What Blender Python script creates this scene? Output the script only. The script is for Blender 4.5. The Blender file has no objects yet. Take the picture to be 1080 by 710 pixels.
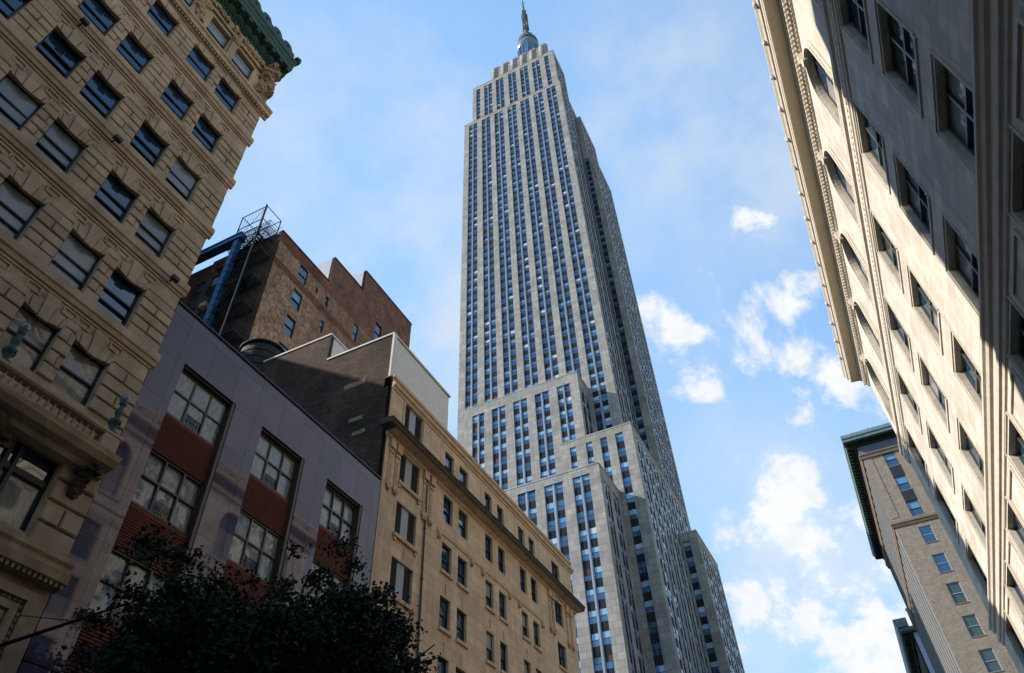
import bpy, bmesh, math, random
import numpy as np
from mathutils import Vector, Matrix, Quaternion
random.seed(7)
R = math.radians
scene = bpy.context.scene
COL = scene.collection

# ------------------------------------------------------------------ camera
# world: +Y runs up the avenue, +X to the right, the eye is the origin, the ground lies 1.7 m below it
Yc = Vector((0.49417, -0.69480, -0.52256))      # avenue direction seen in camera space (overwritten below)
FPX = 751.6
def _n(u, v): return Vector(((u-540)/FPX, -(v-355)/FPX, -1.0)).normalized()
AY, AZ = _n(1054.796, 1078.778), _n(502.702, -399.016)
AX = AY.cross(AZ)
M3 = Matrix((AX, AY, AZ))                       # camera -> world rotation
cam_d = bpy.data.cameras.new('camera'); cam = bpy.data.objects.new('camera', cam_d); COL.objects.link(cam)
cam_d.sensor_fit = 'HORIZONTAL'; cam_d.sensor_width = 36.0; cam_d.lens = FPX/1080*36.0
cam_d.clip_start = 0.1; cam_d.clip_end = 6000
cam.matrix_world = M3.to_4x4()
scene.camera = cam
def pdir(u, v): return (M3 @ _n(u, v)).normalized()

# ------------------------------------------------------------------ light
SUN_TO = Vector((-1.0, -0.40, 0.68)).normalized()
SUN_EL = math.asin(SUN_TO.z); SUN_ROT = math.atan2(SUN_TO.x, SUN_TO.y) % (2*math.pi)
scene.view_settings.view_transform = 'Standard'
scene.view_settings.look = 'None'
scene.view_settings.gamma = 1.0
scene.view_settings.use_curve_mapping = False
scene.view_settings.exposure = 0.68
sun_d = bpy.data.lights.new('sun', 'SUN'); sun = bpy.data.objects.new('sun', sun_d); COL.objects.link(sun)
sun_d.energy = 5.0; sun_d.angle = R(0.53); sun_d.color = (1.0, 0.93, 0.83)
sun.rotation_mode = 'QUATERNION'; sun.rotation_quaternion = (-SUN_TO).to_track_quat('-Z', 'Y')

world = bpy.data.worlds.new('World'); scene.world = world; world.use_nodes = True
def build_world():
    nt = world.node_tree; N = nt.nodes; L = nt.links
    bg = N['Background']; bg.inputs[1].default_value = 0.1
    sky = N.new('ShaderNodeTexSky'); sky.sky_type = 'NISHITA'; sky.sun_disc = False
    sky.sun_elevation = SUN_EL; sky.sun_rotation = SUN_ROT; sky.air_density = 1.0; sky.dust_density = 0.0; sky.ozone_density = 2.0
    tc = N.new('ShaderNodeTexCoord')
    nrm = N.new('ShaderNodeVectorMath'); nrm.operation = 'NORMALIZE'; L.new(tc.outputs['Generated'], nrm.inputs[0])
    d = nrm.outputs[0]
    def m(op, a, b=None, c=None, clamp=False):
        n = N.new('ShaderNodeMath'); n.operation = op; n.use_clamp = clamp
        for i, x in enumerate((a, b, c)):
            if x is None: continue
            if isinstance(x, (int, float)): n.inputs[i].default_value = x
            else: L.new(x, n.inputs[i])
        return n.outputs[0]
    def noise(scale, detail, rough, dist=0.0, off=(0, 0, 0)):
        mp = N.new('ShaderNodeMapping'); mp.inputs['Location'].default_value = off; L.new(d, mp.inputs['Vector'])
        n = N.new('ShaderNodeTexNoise'); n.inputs['Scale'].default_value = scale; n.inputs['Detail'].default_value = detail
        n.inputs['Roughness'].default_value = rough; n.inputs['Distortion'].default_value = dist
        L.new(mp.outputs[0], n.inputs['Vector']); return n.outputs['Fac']
    def blobs(lst):
        acc = None
        for (u, v, r, s) in lst:
            dist = N.new('ShaderNodeVectorMath'); dist.operation = 'DISTANCE'; L.new(d, dist.inputs[0]); dist.inputs[1].default_value = pdir(u, v)
            mr = N.new('ShaderNodeMapRange'); mr.interpolation_type = 'SMOOTHSTEP'
            mr.inputs['From Min'].default_value = 0.0; mr.inputs['From Max'].default_value = r/FPX
            mr.inputs['To Min'].default_value = s; mr.inputs['To Max'].default_value = 0.0
            L.new(dist.outputs['Value'], mr.inputs['Value'])
            acc = mr.outputs[0] if acc is None else m('MAXIMUM', acc, mr.outputs[0])
        return acc
    puffs = blobs([(705,350,105,.85),(735,405,95,.85),(790,240,60,.75),(745,295,75,.7),(830,305,95,.75),(800,375,80,.7),(865,420,120,1.0),
                   (770,510,45,.5),(850,545,140,.95),(920,560,150,1.0),(905,480,110,.85),(770,660,190,.8),(880,670,260,1.05),(760,330,60,.45),(930,440,70,.75)])
    veils = blobs([(690,120,230,.80),(800,160,220,.8),(640,210,200,.55),(430,130,190,.72),(330,60,170,.45),(300,170,200,.65),(440,340,300,1.0),(470,30,130,.2),(850,640,340,1.0),(620,30,100,.2),(740,330,170,.4)])
    n1 = noise(9.0, 11.0, 0.60, 0.25); n2 = noise(27.0, 6.0, 0.6, 0.2, (3, 1, 2)); n3 = noise(4.6, 11.0, 0.62, 0.0, (5, 2, 8))
    v = m('ADD', m('MULTIPLY', n1, 0.80), m('MULTIPLY', n2, 0.20))
    dens = m('ADD', m('MULTIPLY', m('SUBTRACT', v, 0.5), 1.7), m('SUBTRACT', m('MULTIPLY', puffs, 0.46), 0.235))
    cl = N.new('ShaderNodeMapRange'); cl.interpolation_type = 'SMOOTHSTEP'; L.new(dens, cl.inputs['Value'])
    cl.inputs['From Min'].default_value = 0.0; cl.inputs['From Max'].default_value = 0.25
    cum = cl.outputs[0]
    wv = N.new('ShaderNodeMapRange'); wv.interpolation_type = 'SMOOTHSTEP'; L.new(n3, wv.inputs['Value'])
    wv.inputs['From Min'].default_value = 0.30; wv.inputs['From Max'].default_value = 0.72
    wisp = m('MULTIPLY', m('MULTIPLY', wv.outputs[0], veils), 0.95, clamp=True)
    cov = m('MAXIMUM', cum, wisp)
    sheet = m('MULTIPLY', blobs([(860,660,330,1.0),(800,590,230,.75),(700,150,260,.35)]), m('MULTIPLY', m('SUBTRACT', n3, 0.22), 2.1), clamp=True)
    cov = m('MAXIMUM', cov, sheet)
    thick = m('MULTIPLY', cum, m('SUBTRACT', 1.9, m('MULTIPLY', n2, 1.9)), clamp=True)
    # a little extra blue in the clear air, white water droplets in the clouds
    hs = N.new('ShaderNodeMix'); hs.data_type = 'RGBA'; hs.blend_type = 'MULTIPLY'; hs.inputs['Factor'].default_value = 1.0
    L.new(sky.outputs[0], hs.inputs['A']); hs.inputs['B'].default_value = (1.42, 1.72, 1.85, 1)
    ccol = N.new('ShaderNodeMix'); ccol.data_type = 'RGBA'; L.new(thick, ccol.inputs['Factor'])
    ccol.inputs['A'].default_value = (4.5, 5.0, 5.6, 1); ccol.inputs['B'].default_value = (6.1, 6.2, 6.3, 1)
    # unseen bright cloud added low in the east to light the left facades
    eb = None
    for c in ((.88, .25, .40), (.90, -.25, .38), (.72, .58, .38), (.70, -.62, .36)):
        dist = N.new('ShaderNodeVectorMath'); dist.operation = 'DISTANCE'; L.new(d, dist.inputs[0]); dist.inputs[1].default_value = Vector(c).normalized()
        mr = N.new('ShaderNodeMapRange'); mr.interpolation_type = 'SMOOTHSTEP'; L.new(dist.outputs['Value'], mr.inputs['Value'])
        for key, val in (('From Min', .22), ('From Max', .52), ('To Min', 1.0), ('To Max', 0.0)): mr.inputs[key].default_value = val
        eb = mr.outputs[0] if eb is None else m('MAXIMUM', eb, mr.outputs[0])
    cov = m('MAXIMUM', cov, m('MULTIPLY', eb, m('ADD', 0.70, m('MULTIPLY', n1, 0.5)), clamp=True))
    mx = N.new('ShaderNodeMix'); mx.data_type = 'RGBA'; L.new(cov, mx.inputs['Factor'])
    film = N.new('ShaderNodeMix'); film.data_type = 'RGBA'                      # azure film added to brighten the sky in view; the rest stays dim
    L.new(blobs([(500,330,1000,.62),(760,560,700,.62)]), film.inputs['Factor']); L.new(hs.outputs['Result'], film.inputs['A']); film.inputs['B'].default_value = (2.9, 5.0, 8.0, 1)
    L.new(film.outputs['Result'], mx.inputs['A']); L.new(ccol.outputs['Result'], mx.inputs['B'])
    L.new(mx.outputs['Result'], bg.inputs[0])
build_world()

# ------------------------------------------------------------------ materials
def mat(name, base, rough=0.85, spec=0.3, metal=0.0, var=0.0, vscale=0.6, brick=None, streak=0.0, bump=0.0, bscale=6.0, ior=1.5, coat=0.0, zones=None, speck=0.0):
    """procedural material: block or brick courses, mottling, rain streaks and bump, all in metres on the wall"""
    m_ = bpy.data.materials.new(name); m_.use_nodes = True
    nt = m_.node_tree; N = nt.nodes; L = nt.links; p = N['Principled BSDF']
    p.inputs['Roughness'].default_value = rough; p.inputs['Metallic'].default_value = metal
    p.inputs['Specular IOR Level'].default_value = spec; p.inputs['IOR'].default_value = ior
    if coat: p.inputs['Coat Weight'].default_value = coat; p.inputs['Coat Roughness'].default_value = 0.05
    geo = N.new('ShaderNodeNewGeometry'); pos = geo.outputs['Position']
    def mx(a, b, f, blend='MIX'):
        n = N.new('ShaderNodeMix'); n.data_type = 'RGBA'; n.blend_type = blend
        for key, x in (('A', a), ('B', b)):
            if isinstance(x, tuple): n.inputs[key].default_value = x
            else: L.new(x, n.inputs[key])
        if isinstance(f, (int, float)): n.inputs['Factor'].default_value = f
        else: L.new(f, n.inputs['Factor'])
        return n.outputs['Result']
    def rng(x, a, b, c, d_):
        n = N.new('ShaderNodeMapRange'); L.new(x, n.inputs['Value'])
        for k, v in zip(('From Min', 'From Max', 'To Min', 'To Max'), (a, b, c, d_)): n.inputs[k].default_value = v
        return n.outputs[0]
    def noise(vec, scale, detail=6, rough_=0.6, dist=0.0):
        n = N.new('ShaderNodeTexNoise'); L.new(vec, n.inputs['Vector']); n.inputs['Scale'].default_value = scale
        n.inputs['Detail'].default_value = detail; n.inputs['Roughness'].default_value = rough_; n.inputs['Distortion'].default_value = dist
        return n.outputs['Fac']
    def c4(c, k=1.0): return (c[0]*k, c[1]*k, c[2]*k, 1)
    sep = N.new('ShaderNodeSeparateXYZ'); L.new(pos, sep.inputs[0])
    add = N.new('ShaderNodeMath'); add.operation = 'ADD'; L.new(sep.outputs[0], add.inputs[0]); L.new(sep.outputs[1], add.inputs[1])
    wall = N.new('ShaderNodeCombineXYZ'); L.new(add.outputs[0], wall.inputs[0]); L.new(sep.outputs[2], wall.inputs[1])
    col = c4(base); height = None
    if zones:                                       # painted areas: (z from, z to, colour)
        rag = N.new('ShaderNodeMath'); rag.operation = 'MULTIPLY_ADD'; L.new(noise(pos, 0.9, 5), rag.inputs[0]); rag.inputs[1].default_value = 0.8; L.new(sep.outputs[2], rag.inputs[2])
        ragy = N.new('ShaderNodeMath'); ragy.operation = 'MULTIPLY_ADD'; L.new(noise(pos, 0.7, 6), ragy.inputs[0]); ragy.inputs[1].default_value = 2.5; L.new(sep.outputs[1], ragy.inputs[2])
        for (axis, a, b, cc, amt) in zones:
            src = rag.outputs[0] if axis == 'z' else ragy.outputs[0]
            g1 = N.new('ShaderNodeMath'); g1.operation = 'GREATER_THAN'; L.new(src, g1.inputs[0]); g1.inputs[1].default_value = a
            g2 = N.new('ShaderNodeMath'); g2.operation = 'LESS_THAN'; L.new(src, g2.inputs[0]); g2.inputs[1].default_value = b
            g3 = N.new('ShaderNodeMath'); g3.operation = 'MULTIPLY'; L.new(g1.outputs[0], g3.inputs[0]); L.new(g2.outputs[0], g3.inputs[1])
            g4 = N.new('ShaderNodeMath'); g4.operation = 'MULTIPLY'; L.new(g3.outputs[0], g4.inputs[0]); L.new(rng(noise(pos, 2.2, 12, 0.8), 0.40, 0.60, amt*0.15, amt), g4.inputs[1])
            col = mx(col, c4(cc), g4.outputs[0])
    if brick:
        bw, bh, mort, mk, vr, off = brick               # width, height, joint, joint tone, block-to-block variation, offset
        bt = N.new('ShaderNodeTexBrick'); L.new(wall.outputs[0], bt.inputs['Vector']); bt.inputs['Scale'].default_value = 1.0
        bt.inputs['Brick Width'].default_value = bw; bt.inputs['Row Height'].default_value = bh; bt.inputs['Mortar Size'].default_value = mort
        bt.inputs['Mortar Smooth'].default_value = 0.1; bt.inputs['Bias'].default_value = 0.0; bt.offset = off
        bt.inputs['Color1'].default_value = c4((1-vr,)*3); bt.inputs['Color2'].default_value = c4((1+vr,)*3); bt.inputs['Mortar'].default_value = c4((mk,)*3)
        col = mx(col, bt.outputs['Color'], 1.0, 'MULTIPLY'); height = bt.outputs['Fac']
    if var:
        f = rng(noise(pos, vscale, 8, 0.65), 0.3, 0.7, 1-var, 1+var)
        g = N.new('ShaderNodeCombineColor')
        for i in range(3): L.new(f, g.inputs[i])
        col = mx(col, g.outputs[0], 1.0, 'MULTIPLY')
    if streak:
        mp = N.new('ShaderNodeMapping'); mp.inputs['Scale'].default_value = (1.6, 1.6, 0.11); L.new(pos, mp.inputs['Vector'])
        f = rng(noise(mp.outputs[0], 1.0, 7, 0.7), 0.42, 0.75, 0.0, streak)
        col = mx(col, c4(base, 0.42), f)
    if speck:
        f = rng(noise(pos, 38.0, 3, 0.6), 0.3, 0.7, 1-speck, 1+speck)
        g = N.new('ShaderNodeCombineColor')
        for i in range(3): L.new(f, g.inputs[i])
        col = mx(col, g.outputs[0], 1.0, 'MULTIPLY')
    if isinstance(col, tuple): p.inputs['Base Color'].default_value = col
    else: L.new(col, p.inputs['Base Color'])
    if bump:
        b = N.new('ShaderNodeBump'); b.inputs['Strength'].default_value = bump; b.inputs['Distance'].default_value = 0.02
        hsrc = noise(pos, bscale, 6, 0.6)
        if height is not None:
            s = N.new('ShaderNodeMath'); s.operation = 'MULTIPLY_ADD'; L.new(height, s.inputs[0]); s.inputs[1].default_value = -0.7; L.new(hsrc, s.inputs[2]); hsrc = s.outputs[0]
        L.new(hsrc, b.inputs['Height']); L.new(b.outputs[0], p.inputs['Normal'])
    return m_
def glass(name, base, ior=1.55, wob=0.03, wscale=0.55, rough=0.02, folds=0.0):
    m_ = bpy.data.materials.new(name); m_.use_nodes = True
    nt = m_.node_tree; N = nt.nodes; L = nt.links; p = N['Principled BSDF']
    p.inputs['Roughness'].default_value = rough; p.inputs['IOR'].default_value = ior; p.inputs['Specular IOR Level'].default_value = 0.5
    geo = N.new('ShaderNodeNewGeometry'); oi = N.new('ShaderNodeObjectInfo')
    if folds:
        mp = N.new('ShaderNodeMapping'); mp.inputs['Scale'].default_value = (2.2, 2.2, 0.9); L.new(geo.outputs['Position'], mp.inputs['Vector'])
        w = N.new('ShaderNodeTexNoise'); w.inputs['Scale'].default_value = 1.4; w.inputs['Detail'].default_value = 4; w.inputs['Distortion'].default_value = 2.5; L.new(mp.outputs[0], w.inputs['Vector'])
        cr = N.new('ShaderNodeMapRange'); L.new(w.outputs['Fac'], cr.inputs['Value']); cr.inputs['From Min'].default_value = .3; cr.inputs['From Max'].default_value = .7
        cr.inputs['To Min'].default_value = 1-folds; cr.inputs['To Max'].default_value = 1+folds*.5
        mu = N.new('ShaderNodeVectorMath'); mu.operation = 'SCALE'; mu.inputs[0].default_value = base; L.new(cr.outputs[0], mu.inputs['Scale']); L.new(mu.outputs[0], p.inputs['Base Color'])
    else: p.inputs['Base Color'].default_value = (*base, 1)
    n = N.new('ShaderNodeTexNoise'); n.inputs['Scale'].default_value = wscale; n.inputs['Detail'].default_value = 1.5; L.new(geo.outputs['Position'], n.inputs['Vector'])
    b = N.new('ShaderNodeBump'); b.inputs['Strength'].default_value = 1.0; b.inputs['Distance'].default_value = wob
    L.new(n.outputs['Fac'], b.inputs['Height'])
    if folds: p.inputs['Coat Weight'].default_value = 1.0; p.inputs['Coat Roughness'].default_value = 0.02; L.new(b.outputs[0], p.inputs['Coat Normal']); p.inputs['Roughness'].default_value = 0.8
    else: L.new(b.outputs[0], p.inputs['Normal'])
    return m_

MT = dict(
    sandstone=mat("sandstone", (.47,.33,.205), .88, .25, var=.20, vscale=.8, streak=.42, brick=(1.07,.47,.004,.8,.14,.5), bump=.35, bscale=9, speck=.10),
    sandcarve=mat('carved_sandstone', (.40,.27,.16), .9, .2, var=.28, vscale=2.5, streak=.45, bump=.9, bscale=5),
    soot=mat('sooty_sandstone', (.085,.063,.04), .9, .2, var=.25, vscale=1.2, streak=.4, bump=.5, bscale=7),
    copper=mat('green_copper', (.032,.070,.052), .6, .4, var=.35, vscale=2.2, streak=.5, bump=.3, bscale=8),
    dkframe=mat('dark_frame', (.016,.017,.019), .5, .4),
    greyframe=mat('grey_metal_frame', (.11,.12,.12), .35, .6, metal=.3),
    bronze=mat('bronze_frame', (.060,.034,.020), .45, .5, var=.2),
    granite=mat('purple_granite', (.080,.055,.084), .03, .5, var=.20, vscale=.7, streak=.35, brick=(1.46,1.93,.022,.12,.26,0.0), speck=.5, ior=1.46, bump=.03, bscale=.5),
    ribbrick=mat('ribbed_red_brick', (.20,.052,.022), .8, .25, var=.22, vscale=1.1, brick=(60.0,.105,.022,.38,.0,0.0), bump=.6, bscale=14),
    stucco=mat('tan_stone', (.57,.40,.255), .88, .25, var=.16, vscale=.5, streak=.45, brick=(1.1,.55,.018,.70,.10,.5), bump=.25, bscale=12),
    stuccotrim=mat('tan_trim', (.52,.36,.22), .88, .25, var=.2, vscale=2.0, streak=.4, bump=.4, bscale=8),
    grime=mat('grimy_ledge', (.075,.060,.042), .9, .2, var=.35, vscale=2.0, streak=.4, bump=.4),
    darkbrick=mat('dark_party_brick', (.080,.050,.034), .92, .2, var=.65, vscale=.35, streak=.6, brick=(.42,.14,.03,.55,.40,.5), bump=.7, bscale=10),
    whitebrick=mat('white_brick', (.62,.585,.52), .85, .25, var=.06, vscale=.8, brick=(.40,.20,.012,.80,.04,.5), bump=.2),
    coping=mat('pale_coping', (.55,.52,.47), .8, .3, var=.15, vscale=1.5),
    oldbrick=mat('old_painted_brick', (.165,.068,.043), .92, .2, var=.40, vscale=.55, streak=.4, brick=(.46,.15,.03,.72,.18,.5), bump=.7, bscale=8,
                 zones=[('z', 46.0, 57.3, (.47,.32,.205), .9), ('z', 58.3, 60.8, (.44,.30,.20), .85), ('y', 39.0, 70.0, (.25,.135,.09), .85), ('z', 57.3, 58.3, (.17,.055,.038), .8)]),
    sootshadebrick=mat('soot_and_shade_brick', (.060,.038,.026), .92, .2, var=.30, vscale=.8, streak=.5, brick=(.46,.15,.03,.7,.2,.5), bump=.6, bscale=8),  # sooty brick, its colour darkened further for the court wall's shade
    flash=mat('grey_flashing', (.36,.38,.40), .5, .5, var=.1),
    iron=mat('black_iron', (.007,.007,.008), .8, .15),
    pole=mat('slate_pole', (.010,.014,.020), .7, .4),
    bluesteel=mat('blue_steel', (.006,.050,.14), .45, .5, var=.45, vscale=4.0, streak=.3),
    tank=mat('tarred_tank', (.022,.022,.022), .85, .3, var=.3, vscale=3, brick=(30,.34,.03,.4,.1,0)),
    limestone=mat('pale_limestone', (.54,.48,.40), .85, .25, var=.12, vscale=.9, streak=.42, brick=(1.25,.60,.012,.62,.15,.5), bump=.25, bscale=9),
    limetrim=mat('pale_limestone_trim', (.55,.485,.40), .85, .25, var=.13, vscale=2.2, streak=.22, bump=.35, bscale=8),
    soffit=mat('cream_soffit', (.55,.475,.35), .7, .3, var=.08, vscale=1.5),
    greybrick=mat('grey_brown_brick', (.28,.23,.18), .92, .2, var=.16, vscale=1.1, brick=(.22,.075,.014,.66,.30,.5), streak=.25, speck=.15),
    greystone=mat('brown_stone_band', (.20,.145,.105), .88, .2, var=.22, vscale=1.5, streak=.3, bump=.4),
    fresco=mat('mauve_frieze', (.125,.125,.165), .85, .2, var=.55, vscale=6.0, bump=1.0, bscale=7),
    palestone=mat('grey_pilaster', (.17,.165,.158), .85, .25, var=.12, vscale=1.0, streak=.25),
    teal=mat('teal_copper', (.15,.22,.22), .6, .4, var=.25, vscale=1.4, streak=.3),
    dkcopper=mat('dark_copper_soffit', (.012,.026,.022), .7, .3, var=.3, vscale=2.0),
    paleblue=mat('pale_blue_panel', (.50,.58,.66), .4, .5, var=.08, vscale=.4, brick=(1.8,3.6,.08,.75,.06,0)),
    towerstone=mat('tower_limestone', (.285,.265,.240), .85, .25, var=.24, vscale=.22, streak=.42, brick=(2.1,1.28,.06,.72,.16,.5), bump=.1, bscale=3),
    spandrel=mat('grey_spandrel', (.026,.027,.031), .95, .08, var=.3, vscale=.5, brick=(.36,60,.07,.72,.0,0)),
    steel=mat('bright_steel_mullion', (.25,.265,.29), .42, .5, metal=.4, var=.08, vscale=.8),
    sash=mat('dark_sash', (.022,.020,.022), .7, .2),
    redsash=mat('rust_red_sash', (.040,.012,.010), .6, .4),
    mast=mat('mast_metal', (.15,.19,.22), .35, .5, metal=.35, var=.15, vscale=.6),
    mastdark=mat('mast_dark', (.075,.075,.062), .6, .4, var=.3, vscale=1.0),
    bark=mat('bark', (.045,.036,.028), .95, .2, var=.3, vscale=4, bump=.8),
    leaf=mat('leaf', (.012,.024,.006), .7, .35, var=.45, vscale=2.4),
    louvre=mat('dark_louvre', (.014,.013,.012), .7, .3, brick=(.07,.07,.02,2.2,.3,.5)),
    pale_panel=mat('pale_metal_panel', (.27,.265,.25), .5, .5, var=.12, vscale=2.0),
    asphalt=mat('asphalt', (.05,.05,.052), .9, .3, var=.2, vscale=.6, bump=.3, bscale=25),
    pavement=mat('concrete_pavement', (.30,.29,.27), .9, .25, var=.15, vscale=.8),
    kerb=mat('granite_kerb', (.34,.33,.32), .85, .3, var=.15),
    paint=mat('road_paint', (.75,.74,.70), .8, .3, var=.1),
    roof=mat('tar_roof', (.10,.10,.10), .95, .2, var=.2),
    ac=mat('grey_unit', (.32,.32,.31), .6, .4, var=.1),
    globe=mat('lantern_glass', (.20,.20,.19), .06, .6),
)
GL = dict(
    dark=glass('dark_glass', (.013,.036,.066), 1.95, .05, .45),
    blue=glass('blue_glass', (.008,.035,.080), 2.15, .03, .3),
    blind=glass('blind_behind_glass', (.21,.225,.22), 1.5, .05, .45, folds=.10),
    curtain=glass('sheet_behind_glass', (.22,.20,.165), 1.5, .05, .5, folds=.45),
    loft=glass('milky_loft_glass', (.20,.215,.21), 1.75, .08, .6, folds=.55),
    sky1=glass('tower_glass', (.010,.034,.075), 2.1, .02, .15),
    sky2=glass('tower_glass_pale', (.10,.20,.32), 2.0, .02, .15),
    sky3=glass('tower_glass_blind', (.42,.47,.52), 1.8, .02, .15),
    sky4=glass('tower_glass_mid', (.026,.080,.170), 2.0, .02, .15),
    sky5=glass('tower_glass_light', (.22,.33,.42), 2.0, .02, .15),
    teal=glass('tower_glass_teal', (.035,.085,.105), 1.8, .02, .15),
    green=glass('green_glass', (.05,.065,.05), 1.6, .06, .8),
)

# ------------------------------------------------------------------ mesh helpers
class Facade:
    """maps (u along the wall, v up, w outward) to the world: E = faces +x, W = faces -x, S = faces -y"""
    def __init__(s, kind, c): s.kind, s.c = kind, c
    def __call__(s, u, v, w=0.0):
        if s.kind == 'E': return (s.c+w, u, v)
        if s.kind == 'W': return (s.c-w, u, v)
        return (u, s.c-w, v)
    @property
    def rot(s): return {'E': math.pi/2, 'W': -math.pi/2, 'S': 0.0}[s.kind]
IDENT = lambda x, y, z=0.0: (x, y, z)
class MB:
    def __init__(s): s.v, s.f, s.m, s.sm = [], [], [], []
    def face(s, pts, mi=0, smooth=False):
        i = len(s.v); s.v.extend(pts); s.f.append(tuple(range(i, i+len(pts)))); s.m.append(mi); s.sm.append(smooth)
    def box(s, x0, x1, y0, y1, z0, z1, mi=0, F=None):
        if x0 > x1: x0, x1 = x1, x0
        if y0 > y1: y0, y1 = y1, y0
        if z0 > z1: z0, z1 = z1, z0
        P = [(x, y, z) for z in (z0, z1) for y in (y0, y1) for x in (x0, x1)]
        if F: P = [F(*p) for p in P]
        i = len(s.v); s.v.extend(P)
        for q in ((0,2,3,1),(4,5,7,6),(0,1,5,4),(2,6,7,3),(0,4,6,2),(1,3,7,5)):
            s.f.append(tuple(i+k for k in q)); s.m.append(mi); s.sm.append(False)
    def fb(s, F, u0, u1, v0, v1, w0, w1, mi=0): s.box(u0, u1, v0, v1, w0, w1, mi, F)
    def cham(s, F, u0, u1, v0, v1, w0, w1, c=.03, mi=0):
        """block with chamfered front edges"""
        P = [F(*p) for p in ((u0,v0,w0),(u1,v0,w0),(u1,v1,w0),(u0,v1,w0),(u0,v0,w1-c),(u1,v0,w1-c),(u1,v1,w1-c),(u0,v1,w1-c),(u0+c,v0+c,w1),(u1-c,v0+c,w1),(u1-c,v1-c,w1),(u0+c,v1-c,w1))]
        i = len(s.v); s.v.extend(P)
        for a in range(4):
            b = (a+1) % 4
            for q in ((a,b,4+b,4+a),(4+a,4+b,8+b,8+a)): s.f.append(tuple(i+k for k in q)); s.m.append(mi); s.sm.append(False)
        s.f.append((i+8,i+9,i+10,i+11)); s.m.append(mi); s.sm.append(False)
    def prism(s, F, prof, u0, u1, mi=0):
        """moulding: closed profile of (v, w) run along u"""
        n = len(prof); i = len(s.v)
        s.v.extend([F(u0, v, w) for v, w in prof]); s.v.extend([F(u1, v, w) for v, w in prof])
        for a in range(n):
            b = (a+1) % n; s.f.append((i+a, i+b, i+n+b, i+n+a)); s.m.append(mi); s.sm.append(False)
        s.f.append(tuple(range(i+n-1, i-1, -1))); s.m.append(mi); s.sm.append(False)
        s.f.append(tuple(range(i+n, i+2*n))); s.m.append(mi); s.sm.append(False)
    def slab(s, F, poly, w0, w1, mi=0):
        """flat shape in the wall plane: polygon of (u, v) with thickness"""
        n = len(poly); i = len(s.v)
        s.v.extend([F(u, v, w0) for u, v in poly]); s.v.extend([F(u, v, w1) for u, v in poly])
        for a in range(n):
            b = (a+1) % n; s.f.append((i+a, i+b, i+n+b, i+n+a)); s.m.append(mi); s.sm.append(False)
        s.f.append(tuple(range(i+n, i+2*n))); s.m.append(mi); s.sm.append(False)
        s.f.append(tuple(range(i+n-1, i-1, -1))); s.m.append(mi); s.sm.append(False)
    def tube(s, a, b, r0, r1=None, n=6, mi=0, caps=True):
        a, b = Vector(a), Vector(b); r1 = r0 if r1 is None else r1
        d = (b-a)
        if d.length < 1e-6: return
        d.normalize(); t = Vector((0,0,1)) if abs(d.z) < .9 else Vector((1,0,0)); p = d.cross(t).normalized(); q = d.cross(p)
        i = len(s.v)
        for c, r in ((a, r0), (b, r1)):
            for k in range(n):
                an = 2*math.pi*k/n; s.v.append(tuple(c+p*(r*math.cos(an))+q*(r*math.sin(an))))
        for k in range(n):
            l = (k+1) % n; s.f.append((i+k, i+l, i+n+l, i+n+k)); s.m.append(mi); s.sm.append(n > 5)
        if caps:
            s.f.append(tuple(i+k for k in range(n-1, -1, -1))); s.m.append(mi); s.sm.append(False)
            s.f.append(tuple(i+n+k for k in range(n))); s.m.append(mi); s.sm.append(False)
    def lathe(s, c, prof, n=12, mi=0, smooth=True):
        """profile of (radius, height) spun about a vertical axis through c"""
        i = len(s.v); k = len(prof)
        for r, h in prof:
            for j in range(n):
                a = 2*math.pi*j/n; s.v.append((c[0]+r*math.cos(a), c[1]+r*math.sin(a), c[2]+h))
        for t in range(k-1):
            for j in range(n):
                l = (j+1) % n; s.f.append((i+t*n+j, i+t*n+l, i+(t+1)*n+l, i+(t+1)*n+j)); s.m.append(mi); s.sm.append(smooth)
        s.f.append(tuple(i+(k-1)*n+j for j in range(n))); s.m.append(mi); s.sm.append(False)
        s.f.append(tuple(i+j for j in range(n-1, -1, -1))); s.m.append(mi); s.sm.append(False)
    def lump(s, c, rx, ry, rz, seed=0, mi=0, rough=.25, nu=10, nv=7):
        """carved lump"""
        rnd = random.Random(seed); i = len(s.v)
        for t in range(nv+1):
            ph = math.pi*t/nv
            for j in range(nu):
                th = 2*math.pi*j/nu; k = 1+rnd.uniform(-rough, rough)
                s.v.append((c[0]+rx*k*math.sin(ph)*math.cos(th), c[1]+ry*k*math.sin(ph)*math.sin(th), c[2]+rz*k*math.cos(ph)))
        for t in range(nv):
            for j in range(nu):
                l = (j+1) % nu; s.f.append((i+t*nu+j, i+t*nu+l, i+(t+1)*nu+l, i+(t+1)*nu+j)); s.m.append(mi); s.sm.append(False)
    def wall(s, F, u0, u1, v0, v1, openings, w=0.0, depth=.3, mi=0, rmi=None):
        """wall sheet with rectangular openings and their reveals"""
        rmi = mi if rmi is None else rmi
        us = sorted({u0, u1, *[min(max(o[k], u0), u1) for o in openings for k in (0, 1)]})
        vs = sorted({v0, v1, *[min(max(o[k], v0), v1) for o in openings for k in (2, 3)]})
        for b in range(len(vs)-1):
            run = None
            for a in range(len(us)-1):
                cu, cv = (us[a]+us[a+1])/2, (vs[b]+vs[b+1])/2
                hole = any(o[0] < cu < o[1] and o[2] < cv < o[3] for o in openings)
                if not hole and run is None: run = us[a]
                if run is not None and (hole or a == len(us)-2):
                    e = us[a] if hole else us[a+1]
                    s.face([F(run, vs[b], w), F(e, vs[b], w), F(e, vs[b+1], w), F(run, vs[b+1], w)], mi); run = None
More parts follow.
